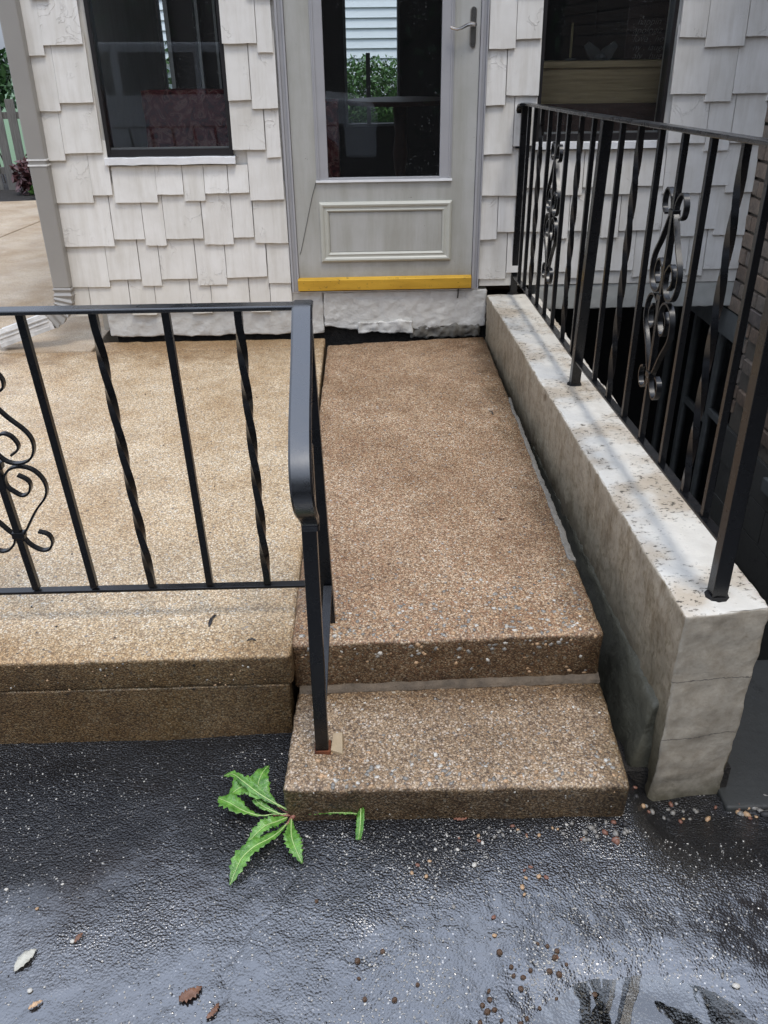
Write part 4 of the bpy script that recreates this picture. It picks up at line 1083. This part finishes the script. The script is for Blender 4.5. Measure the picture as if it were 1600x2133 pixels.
peb = [(907,1772,'w',.007),(953,1770,'w',.006),(858,1822,'t',.007),(888,1828,'t',.007),(870,1805,'r',.007),(988,1803,'w',.009),(1005,1757,'w',.007),(998,1752,'r',.006),(1092,1815,'r',.007),
       (1105,1808,'r',.007),(1122,1828,'t',.009),(1138,1830,'r',.007),(1088,1850,'t',.008),(1092,1865,'t',.007),(1028,1912,'r',.007),(1095,1830,'t',.006),(1158,1993,'r',.008),
       (1535,2049,'w',.010),(1506,2028,'g',.007),(1428,1828,'g',.004),(14,1856,'w',.007),(131,1845,'w',.005),(62,2064,'w',.009),(152,1963,'w',.010),(78,1895,'t',.006),(575,1718,'r',.007),
       (640,1745,'w',.005),(945,1890,'g',.007),(895,1795,'t',.006),(1030,1950,'t',.006),(1180,1720,'w',.006),(900,1871,'w',.005),(1232,2060,'g',.006)]
nm = {'w':('stonewhite','white'),'t':('stonetan','tan'),'r':('stonered','reddish'),'g':('stonegrey','grey')}
ORD = ['leftmost','second','third','fourth','fifth','sixth','seventh','eighth','ninth','tenth','eleventh','twelfth','thirteenth']
peb.sort(); seen = {}
for px, py, c, s_ in peb:
    p = unp(px, py, z=-.268); mt, cn = nm[c]; k = seen.get(c, 0); seen[c] = k+1
    o = link('pebble', single('pebble', mt, 1, (px*7) % 5, .6), None, None, loc=(p.x, p.y, max(gz(p.x, p.y), WATER_Z)+s_*.3), rot=(0, 0, r_.uniform(0, 6)))
    where = 'beside the weed' if 560 < px < 700 else 'on the left asphalt' if px < 560 else 'below the front step' if py < 1880 and px < 1250 else 'near the puddle' if px < 1300 else 'right of the puddle'
    o.scale = (s_*r_.uniform(.7,.95), s_*r_.uniform(.6,.85), s_*.6); o['category'] = 'pebble'; o['group'] = f'loose {cn} pebbles on the driveway'
    o['label'] = f'{cn} pebble {where}, ' + ORD[k]+('' if k == 0 else ' from the left') + f' among the {cn} ones'
# rubble: heap at the step's right foot, at the parapet foot
cnt = 0
def heap(x0, x1, y0, y1, n_, smin, smax, lab, grp, nm_='rubble_stone'):
    for _ in range(n_):
        x, y = r_.uniform(x0, x1), r_.uniform(y0, y1); s_ = r_.uniform(smin, smax); mt = r_.choice(['stonetan','stonered','stonegrey','asphaltstain','stonegrey','stonegrey'])
        o = link(nm_, single(nm_, mt, 1, r_.randrange(5), .6), None, None, loc=(x, y, gz(x, y)+s_*.35), rot=(r_.uniform(-.3,.3), 0, r_.uniform(0, 6)))
        o.scale = (s_,)*3; o['label'] = lab; o['category'] = 'stone'; o['group'] = grp
heap(.84, .97, -3.11, -3.05, 26, .004, .010, 'small mixed stone in the pile at the right foot of the front step', 'stones piled at the right foot of the step')
heap(.55, .84, -3.085, -3.05, 22, .003, .006, 'tiny stone in the debris line along the foot of the front step', 'debris along the foot of the step')
heap(1.30, 1.52, -2.97, -2.89, 34, .006, .016, 'broken stone in the rubble at the foot of the parapet, right edge', 'rubble beside the parapet foot')
heap(1.02, 1.33, -2.965, -2.90, 26, .004, .010, 'crumbled chip at the foot of the parapet wall end face', 'chips along the parapet foot')
# fine grit: countless
m = MB(); g_ = random.Random(9)
for _ in range(5600):
    if g_.random() < .7: px = g_.gauss(1080, 210); py = g_.uniform(1705, 2133)
    else: px = g_.uniform(0, 1600); py = g_.uniform(1560, 2133)
    if not (0 < px < 1600): continue
    p = unp(px, py, z=-.268)
    if p.y > -3.06 and p.x > .14: continue
    if p.y > -2.75: continue
    if vnoise(np.array([[p.x*7, p.y*7, 3.]]), 4)[0] < g_.uniform(-.9, .5): continue
    s_ = g_.choice([.0009,.0012,.0015,.0019,.0026]); pebble_mesh(m, (p.x, p.y, 0), s_, g_, .7)
    z = None
xyz = np.array(m.v); cen = xyz.reshape(-1, 11, 3).mean(1); zz = np.repeat(ground_z(cen[:, 0], cen[:, 1]), 11); xyz[:, 2] += zz+.0006
m.v = [tuple(v) for v in xyz]; m.build('grit', M['gritpale'], kind='stuff', label='pale grit strewn over the wet asphalt', category='grit')
m = MB()
for _ in range(2600):
    x = g_.uniform(-.9, 1.6); y = g_.uniform(-3.7, -2.75)
    if y > -3.06 and x > .14: continue
    pebble_mesh(m, (x, y, 0), g_.uniform(.0016,.0034), g_, .7)
xyz = np.array(m.v); cen = xyz.reshape(-1, 11, 3).mean(1); zz = np.repeat(ground_z(cen[:, 0], cen[:, 1]), 11); xyz[:, 2] += zz
m.v = [tuple(v) for v in xyz]; m.build('coarse_grit', M['asphalt'], kind='stuff', label='dark coarse grit bonded in the asphalt', category='grit')

# leaves -------------------------------------------------------------
def blade(path, widths, lift, jag=0, seed=0, fold=.25, nseg=26, bank=0, curl=0):
    """leaf blade along a 3D path on the ground; returns MB"""
    r_ = random.Random(seed); P = [Vector(p) for p in catmull([tuple(p) for p in path], 8)]
    L = [0]
    for a, b in zip(P, P[1:]): L.append(L[-1]+(b-a).length)
    def at(t):
        s_ = t*L[-1]
        for i in range(len(L)-1):
            if L[i+1] >= s_: return P[i].lerp(P[i+1], (s_-L[i])/max(1e-6, L[i+1]-L[i])), (P[i+1]-P[i]).normalized()
        return P[-1], (P[-1]-P[-2]).normalized()
    m = MB(); K = [-1, -.5, 0, .5, 1]
    for i in range(nseg+1):
        t = i/nseg; c, d = at(t); s_ = d.cross(Vector((0,0,1))).normalized()
        q = t*(len(widths)-1); k = min(int(q), len(widths)-2); w = lerp(widths[k], widths[k+1], q-k)
        j = 1-(jag*(i % 2)) + r_.uniform(-.1, .1)*(jag > 0)
        wob = math.sin(i*1.1+seed)*.0022*(w/.02)
        if bank or curl:
            bb = bank+curl*t; s_ = (s_*math.cos(bb)+Vector((0,0,1))*math.sin(bb)).normalized()
        for e in K:
            m.v.append(tuple(c + s_*e*w*(j if abs(e) == 1 else 1) + Vector((0,0, lift*math.sin(PI*t)+abs(e)*w*fold+wob*e+(.0015*math.sin(i*1.9+e*3)*(abs(e)>.4))))))
    for i in range(nseg):
        for k in range(4):
            a = i*5+k; m.f.append((a, a+1, a+6, a+5))
    return m
def solid(o, th): 
    q = o.modifiers.new('solidify', 'SOLIDIFY'); q.thickness = th; q.offset = 0
WK = 1.6
wd_ = thing('dandelion_weed', 'bright green uprooted dandelion weed lying on asphalt at the left corner of the front step', 'weed')
def cp(cx, cy, z): return unp(430+cx*.23125, 1570+cy*.2313, z=z)
G = -.262
weeds = [
 ([(770,530,.015),(640,470,.03),(480,385,.04),(330,275,.05),(240,205,.045),(160,215,.03)], [.0015,.002,.006,.009,.007,.006,.002], .006, .3),
 ([(720,500,.02),(600,440,.03),(500,375,.035),(470,300,.04),(500,200,.045),(560,115,.04)], [.001,.002,.011,.021,.015,.010,.002], .004, .12),
 ([(500,390,.03),(420,350,.035),(330,330,.034),(250,370,.03),(180,405,.02)], [.004,.013,.018,.015,.002], .004, .15),
 ([(740,550,.01),(620,555,.012),(480,572,.015),(330,535,.022),(220,485,.028),(110,435,.02)], [.0012,.0015,.002,.007,.016,.016,.003], .004, .3),
 ([(700,560,.01),(600,530,.016),(500,480,.02),(430,410,.03)], [.001,.003,.006,.006], .004, .1),
 ([(730,580,.01),(640,640,.012),(540,690,.015),(450,760,.014),(365,830,.006)], [.002,.007,.011,.011,.009,.002], .010, .3),
 ([(740,620,.008),(660,720,.01),(560,800,.012),(440,870,.014),(330,970,.012),(270,1080,.01),(215,1200,.004)], [.001,.006,.009,.012,.013,.013,.010,.001], .008, .28),
 ([(768,590,.01),(765,700,.014),(775,800,.014),(810,900,.012),(865,1005,.004)], [.0015,.005,.009,.014,.013,.009,.002], .006, .3),
 ([(800,550,.01),(900,548,.012),(1000,545,.014),(1150,543,.018),(1290,545,.022),(1390,548,.026)], [.001,.005,.004,.005,.004,.004,.002], .003, .5),
 ([(1392,510,.034),(1390,580,.034),(1385,680,.022),(1370,795,.004)], [.005,.008,.008,.008,.007,.005], .004, .2),
]
for i, (pp, w, lf, jg) in enumerate(weeds):
    path = [cp(a, b, G+h) for a, b, h in pp]
    bk_ = [.5,-.15,.35,-.7,.3,.55,-.45,.6,.2,-.8][i]
    for p_, w_ in zip(path, [w[min(len(w)-1, int(k*len(w)/len(path)))] for k in range(len(path))]): p_.z += abs(math.sin(bk_))*w_*1.2
    o = blade(path, [q*WK for q in w], lf*.8, jg, i, .30, 26, bk_, [.5,.3,-.5,.9,0,-.6,.8,-.9,0,.4][i]).build('leaf', M['weed'], wd_, smooth=True); solid(o, .0006)
    m = MB(); cpth = catmull([tuple(p+Vector((0,0,lf*.8*math.sin(PI*k/(len(path)-1))+.0012))) for k, p in enumerate(path)], 6)
    m.tube(cpth, [.0017-.0011*k/len(cpth) for k in range(len(cpth))], 6); m.build('midrib', M['weedrib'], o, smooth=True)
for pp in ([(790,550),(720,525),(640,480)],[(790,552),(700,560),(620,545)],[(790,555),(700,545),(600,560)],[(785,560),(750,610),(710,650)],[(790,550),(850,560),(940,560)]):
    m = MB(); m.tube([cp(a, b, G+.012) for a, b in pp], [.0028,.0022,.0015], 6); m.build('stem', M['weedstem'], wd_, smooth=True)
m = MB(); m.tube([cp(830,540,G+.008), cp(790,552,G+.013), cp(740,620,G+.004), cp(715,640,G+.002)], [.003,.006,.004,.002], 8); m.build('root', M['weedstem'], wd_, smooth=True)
def ground_leaf(name, label, pts, widths, mt, seed, z=-.266, jag=.08):
    path = [unp(a, b, z=z+.004) for a, b in pts]
    for p in path: p.z = gz(p.x, p.y)+.004
    o = blade(path, widths, .003, jag, seed, .12, 14).build(name, M[mt], smooth=True); solid(o, .0006); o['label'] = label; o['category'] = 'leaf'
ground_leaf('fallen_leaf', 'pale grey oval leaf lying on the wet asphalt near the left edge', [(28,2020),(48,1998),(75,1975)], [.002,.010,.014,.011,.002], 'paleleaf', 1)
ground_leaf('fallen_leaf', 'crumpled brown leaf on the wet asphalt below the weed', [(372,2078),(398,2070),(420,2052)], [.006,.014,.013,.010,.002], 'dryleaf', 2, jag=.4)
ground_leaf('fallen_leaf', 'dark curled leaf scrap on the asphalt at the bottom edge, right of the crumpled one', [(430,2118),(445,2105),(455,2085)], [.003,.007,.006,.002], 'dryleaf', 3, jag=.4)
ground_leaf('fallen_leaf', 'small tan leaf piece in the lower left corner of the asphalt', [(58,2098),(72,2092),(88,2082)], [.003,.006,.005,.002], 'stonetan', 4, jag=.4)
ground_leaf('fallen_leaf', 'brown leaf scrap beside the yellowish pebble on the left asphalt', [(155,1962),(165,1952),(172,1942)], [.002,.006,.006,.001], 'dryleaf', 5, jag=.4)
ground_leaf('fallen_leaf', 'reddish rolled leaf under the front edge of the step', [(945,1705),(962,1708),(975,1703)], [.003,.005,.004,.001], 'stonered', 6, jag=.4)
def slab_leaf(name, label, pts, w, mt, z=0, cat='leaf'):
    path = [unp(a, b, z=z+.004) for a, b in pts]; o = blade(path, w, .002, .3, 7, .2, 10).build(name, M[mt], smooth=True); solid(o, .0006); o['label'] = label; o['category'] = cat
slab_leaf('leaf_scrap', 'black leaf scrap lying on the deck slab in front of the guard railing', [(436,1305),(441,1290),(450,1281)], [.003,.006,.005,.004], 'blackframe')
slab_leaf('leaf_scrap', 'small dark speck of leaf on the front edge of the deck slab', [(514,1335),(524,1332),(533,1334)], [.001,.003,.003,.001], 'asphaltstain')
slab_leaf('leaf_scrap', 'reddish brown leaf bit on the walkway slab near the parapet', [(1038,1078),(1045,1082),(1051,1080)], [.002,.004,.004,.001], 'dryleaf')
slab_leaf('leaf_scrap', 'dark bit of leaf high on the walkway slab towards the door', [(1018,855),(1024,858),(1028,864)], [.001,.003,.003,.001], 'asphaltstain')
m = MB(); m.tube([unp(a, b, z=.003) for a, b in ((800,925),(830,935),(878,942))], .0008, 5); m.build('twig', M['dryleaf'], label='hair-thin dry twig lying across the walkway slab', category='twig')
for i, (px, py) in enumerate([(468,735),(303,822),(418,1046),(447,1014),(40,945),(66,1265),(118,1306),(240,1330),(390,812),(219,1046),(150,1155),(341,928),(535,828)]):
    p = unp(px, py, z=0); o = link('speck', single('speck', 'asphaltstain', 1, i % 5, .6), None, None, loc=(p.x, p.y, .002)); o.scale = (.0035,)*3
    o['label'] = 'tiny black crumb lying on the pale deck slab'; o['category'] = 'crumb'; o['group'] = 'black crumbs on the deck slab'

# ------------------------------------------------------------------ GARDEN behind the left side
MBbox(-9, -1.6, 5.1, 7.5, -.2, -.02).build('garden_bed', M['soil'], kind='structure')
fe = thing('picket_fence', 'weathered grey wooden picket fence behind the garden plants', 'fence')
for k in range(9):
    x = -4.15+.155*k; m = MB(); m.hexa([(x,5.99,-.05),(x+.095,5.99,-.05),(x+.095,6.01,-.05),(x,6.01,-.05),(x,5.99,.92),(x+.095,5.99,.92),(x+.095,6.01,.92),(x,6.01,.92)]); m.build('picket', M['fencewood'], fe)
MBbox(-4.3, -2.7, 6.012, 6.05, .15, .22).build('rail', M['fencewood'], fe); MBbox(-4.3, -2.7, 6.012, 6.05, .72, .79).build('rail', M['fencewood'], fe)
def leaf_cloud(m, c, rad, n, s_, r_, hollow=.3):
    for _ in range(n):
        while True:
            v = Vector((r_.uniform(-1,1), r_.uniform(-1,1), r_.uniform(-1,1)))
            if hollow < v.length < 1: break
        p = Vector(c)+Vector((v.x*rad[0], v.y*rad[1], v.z*rad[2])); nrm = Vector((r_.gauss(0,1), r_.gauss(0,1), r_.gauss(.6,1))).normalized()
        a = nrm.orthogonal().normalized(); a = Matrix.Rotation(r_.uniform(0, 6.28), 3, nrm) @ a; b = nrm.cross(a); q = s_*r_.uniform(.6, 1.3)
        m.add([p-a*q, p-a*q*.1+b*q*.42, p+a*q, p-a*q*.1-b*q*.42], [(0,1,2,3)])
def bush(name, c, rad, n, s_, mt, label, cat, seed, stem=True):
    t = thing(name, label, cat, (0,0,0)); m = MB(); r_ = random.Random(seed)
    for _ in range(7):
        cc = (c[0]+r_.uniform(-.55,.55)*rad[0], c[1]+r_.uniform(-.55,.55)*rad[1], c[2]+r_.uniform(-.55,.55)*rad[2])
        leaf_cloud(m, cc, [q*r_.uniform(.35,.6) for q in rad], n//7, s_, r_)
    m.build('foliage', M[mt], t)
    m = MB()
    for _ in range(5): m.tube([(c[0]+r_.uniform(-.1,.1)*rad[0], c[1], -.03), (c[0]+r_.uniform(-.5,.5)*rad[0], c[1], c[2])], .008, 5)
    m.build('stem', M['bark'], t)
bush('garden_plant', (-3.25,5.6,.16), (.22,.22,.28), 420, .05, 'leafbronze', 'dark bronze-leaved plant low in the garden bed by the patio', 'plant', 2)
bush('garden_plant', (-2.95,5.5,.22), (.25,.2,.3), 420, .05, 'leafgreen', 'bright green leafy plant climbing beside the bronze-leaved one', 'plant', 3)
bush('garden_plant', (-3.0,5.3,.06), (.3,.12,.12), 260, .045, 'grass', 'low light green plant along the edge of the patio', 'plant', 4)
bush('garden_shrub', (-3.9,6.6,1.05), (.55,.3,.4), 900, .07, 'leafdark', 'dark green shrub rising behind the picket fence', 'shrub', 5)
bush('garden_shrub', (-2.1,7.2,1.0), (.8,.3,1.0), 1500, .07, 'leafgreen', 'green shrub behind the house, glimpsed through the left window', 'shrub', 8)
bush('hedge', (.45,6.35,.6), (1.6,.4,.72), 20000, .028, 'leafgreen', 'clipped green hedge behind the house, seen through the door glass', 'hedge', 6)
MBbox(-.9, 1.8, 6.25, 6.5, 0, .8).build('hedge_core', M['leafdark'], bpy.data.objects['hedge'])  # solid dark box filling the inside of the hedge
nh = thing('neighbour_house', 'white vinyl-sided neighbouring house seen through the door glass', 'house')
MBbox(-3, 5, 7.06, 9, -.1, 2.9).build('wall_core', M['vinyl'], nh)
for k in range(27):
    z = .0+.105*k; m = MB(); m.hexa([(-3,7.028,z),(5,7.028,z),(5,7.059,z),(-3,7.059,z),(-3,7.05,z+.103),(5,7.05,z+.103),(5,7.059,z+.103),(-3,7.059,z+.103)]); m.build('siding_board', M['vinyl'], nh)
m = MB(); m.hexa([(-3.1,7.0,2.9),(5.1,7.0,2.9),(5.1,11,2.9),(-3.1,11,2.9),(-3.1,9,3.9),(5.1,9,3.9),(5.1,9.1,3.9),(-3.1,9.1,3.9)]); m.build('roof', M['roofshingle'], nh)

# ------------------------------------------------------------------ TREES
def tree(x, y, limbs, label, crowns, seed, trunk=((0,0,-.2),(0,0,3)), r0=.35, leaf='leafdark', n=900, s_=.14):
    t = thing('tree', label, 'tree', (0,0,0)); m = MB()
    for pts, ra, rb in limbs:
        pts = catmull(pts, 5); m.tube(pts, [lerp(ra, rb, k/(len(pts)-1))*(1+.06*math.sin(k*1.7)) for k in range(len(pts))], 10)
    m.build('trunk', M['bark'], t, smooth=True)
    m = MB(); r_ = random.Random(seed)
    for c, rad in crowns:
        for _ in range(9):
            cc = [c[i]+r_.uniform(-.6,.6)*rad[i] for i in range(3)]; leaf_cloud(m, cc, [q*r_.uniform(.3,.5) for q in rad], n//9, s_, r_)
    m.build('crown', M[leaf], t)
# large forked tree behind the house whose limbs mirror in the puddle
def rf(px, py, yy):
    g = unp(px, py, z=WATER_Z); d = (g-Vector((CX, CY, CZ))); d.z = -d.z; return tuple(g+d*((yy-g.y)/d.y))
la = [rf(1190,1975,4.5), rf(1203,2030,4.5), rf(1216,2075,4.5), rf(1222,2133,4.5), rf(1228,2230,4.5)]
lb = [rf(1285,1980,4.5), rf(1272,2030,4.5), rf(1262,2075,4.5), rf(1243,2133,4.5), rf(1228,2230,4.5)]
lc = [rf(1232,1985,4.5), rf(1222,2030,4.5), rf(1212,2062,4.5)]
ld = [rf(1372,2088,4.5), rf(1400,2112,4.5), rf(1430,2135,4.5), rf(1480,2180,4.5)]
base = (4.6, 5.2, -.2)
tree(0, 0, [([base,(4.6,5.0,4),(4.3,4.7,8),la[0]], .42, .2), (la, .10, .13), (lb, .11, .12), ([(4.6,5.0,5),(4.9,4.8,9),lb[0]], .3, .12), (lc, .055, .05), (ld, .07, .2)],
     'tall forked tree behind the house, its limbs mirrored in the puddle', [((4.2,4.6,19.5),(2.6,2.4,1.8)), ((8.2,6.5,16.5),(1.2,1.6,1.6))], 3, n=1500, s_=.12)
for i, (x, y, h, w) in enumerate([(-9,-16,9,4.2),(-2,-17.5,10,4.5),(5.5,-17,9,4.2),(12,-15,9,4)]):  # row of trees put in out of view to hold back low horizon light
    tree(x, y, [([(x,y,-.3),(x+.1,y,h*.35),(x,y+.2,h*.7)], .3, .12)], f"unseen leafy tree added behind the camera to block low horizon light, {['far left','left','right','far right'][i]} of four",
         [((x,y,h*.62),(w,2.5,h*.42)), ((x,y,h*.3),(w*.9,2,h*.25))], 20+i, n=3000, s_=.16)

bk = thing('hedge', 'tall dark hedge added unseen behind the camera to darken the window reflections', 'hedge')  # added screen that keeps the bright horizon out of the window glass
m = MB(); r2 = random.Random(77)
for k in range(14): leaf_cloud(m, (-14+2.2*k, -13.6, 1.9), (1.6, .8, 2.3), 420, .13, r2)
m.build('foliage', M['leafdark'], bk); MBbox(-15.5, 16, -14.1, -13.4, -.3, 3.7).build('hedge_core', M['bark'], bk)  # leaves round a solid dark core box

# vehicle parked across the driveway (mirrored in the left window)
def van(cx_, cy_):
    t = thing('parked_van', 'white van parked across the driveway, mirrored faintly in the left window', 'van', (cx_, cy_, -.27))
    t.rotation_euler = (0, 0, PI)
    prof = [(-2.3,.35),(-2.3,.95),(-2.0,1.05),(-1.3,1.12),(-.7,1.72),(2.0,1.75),(2.3,1.3),(2.35,.4)]
    m = MB(); n = len(prof); W2 = .9
    m.add([(x, -W2, z) for x, z in prof]+[(x, W2, z) for x, z in prof], [tuple(range(n)), tuple(range(n, 2*n))[::-1]]+[(k, n+k, n+(k+1) % n, (k+1) % n) for k in range(n)])
    m.build('body', M['vehiclepaint'], t, bevel=.04)
    for s_ in (-1, 1):
        for a in ([(-1.1,1.14),(-.66,1.6),(-.1,1.62),(-.1,1.14)], [(0,1.14),(0,1.62),(.95,1.63),(.95,1.14)], [(1.05,1.14),(1.05,1.63),(1.9,1.63),(2.1,1.2)]):
            q = MB(); y = s_*(W2+.004); q.add([(x, y, z) for x, z in a]+[(x, y-s_*.01, z) for x, z in a], [(0,1,2,3),(7,6,5,4),(0,4,5,1),(1,5,6,2),(2,6,7,3),(3,7,4,0)]); q.build('side_window', M['blackframe'], t)
        for x in (-1.5, 1.5):
            q = MB(); q.tube([(x, s_*.72, .33), (x, s_*.92, .33)], .33, 20); q.build('wheel', M['tyre'], t)
        q = MB(); q.box(-1.05, -.9, s_*.93, s_*1.1, 1.08, 1.25); q.build('mirror', M['vehiclepaint'], t, bevel=.02)
        q = MB(); q.box(-2.32, -2.2, s_*.55, s_*.85, .72, .88); q.build('headlight', M['silwhite'], t, bevel=.01)
van(-1.7, -8.6)
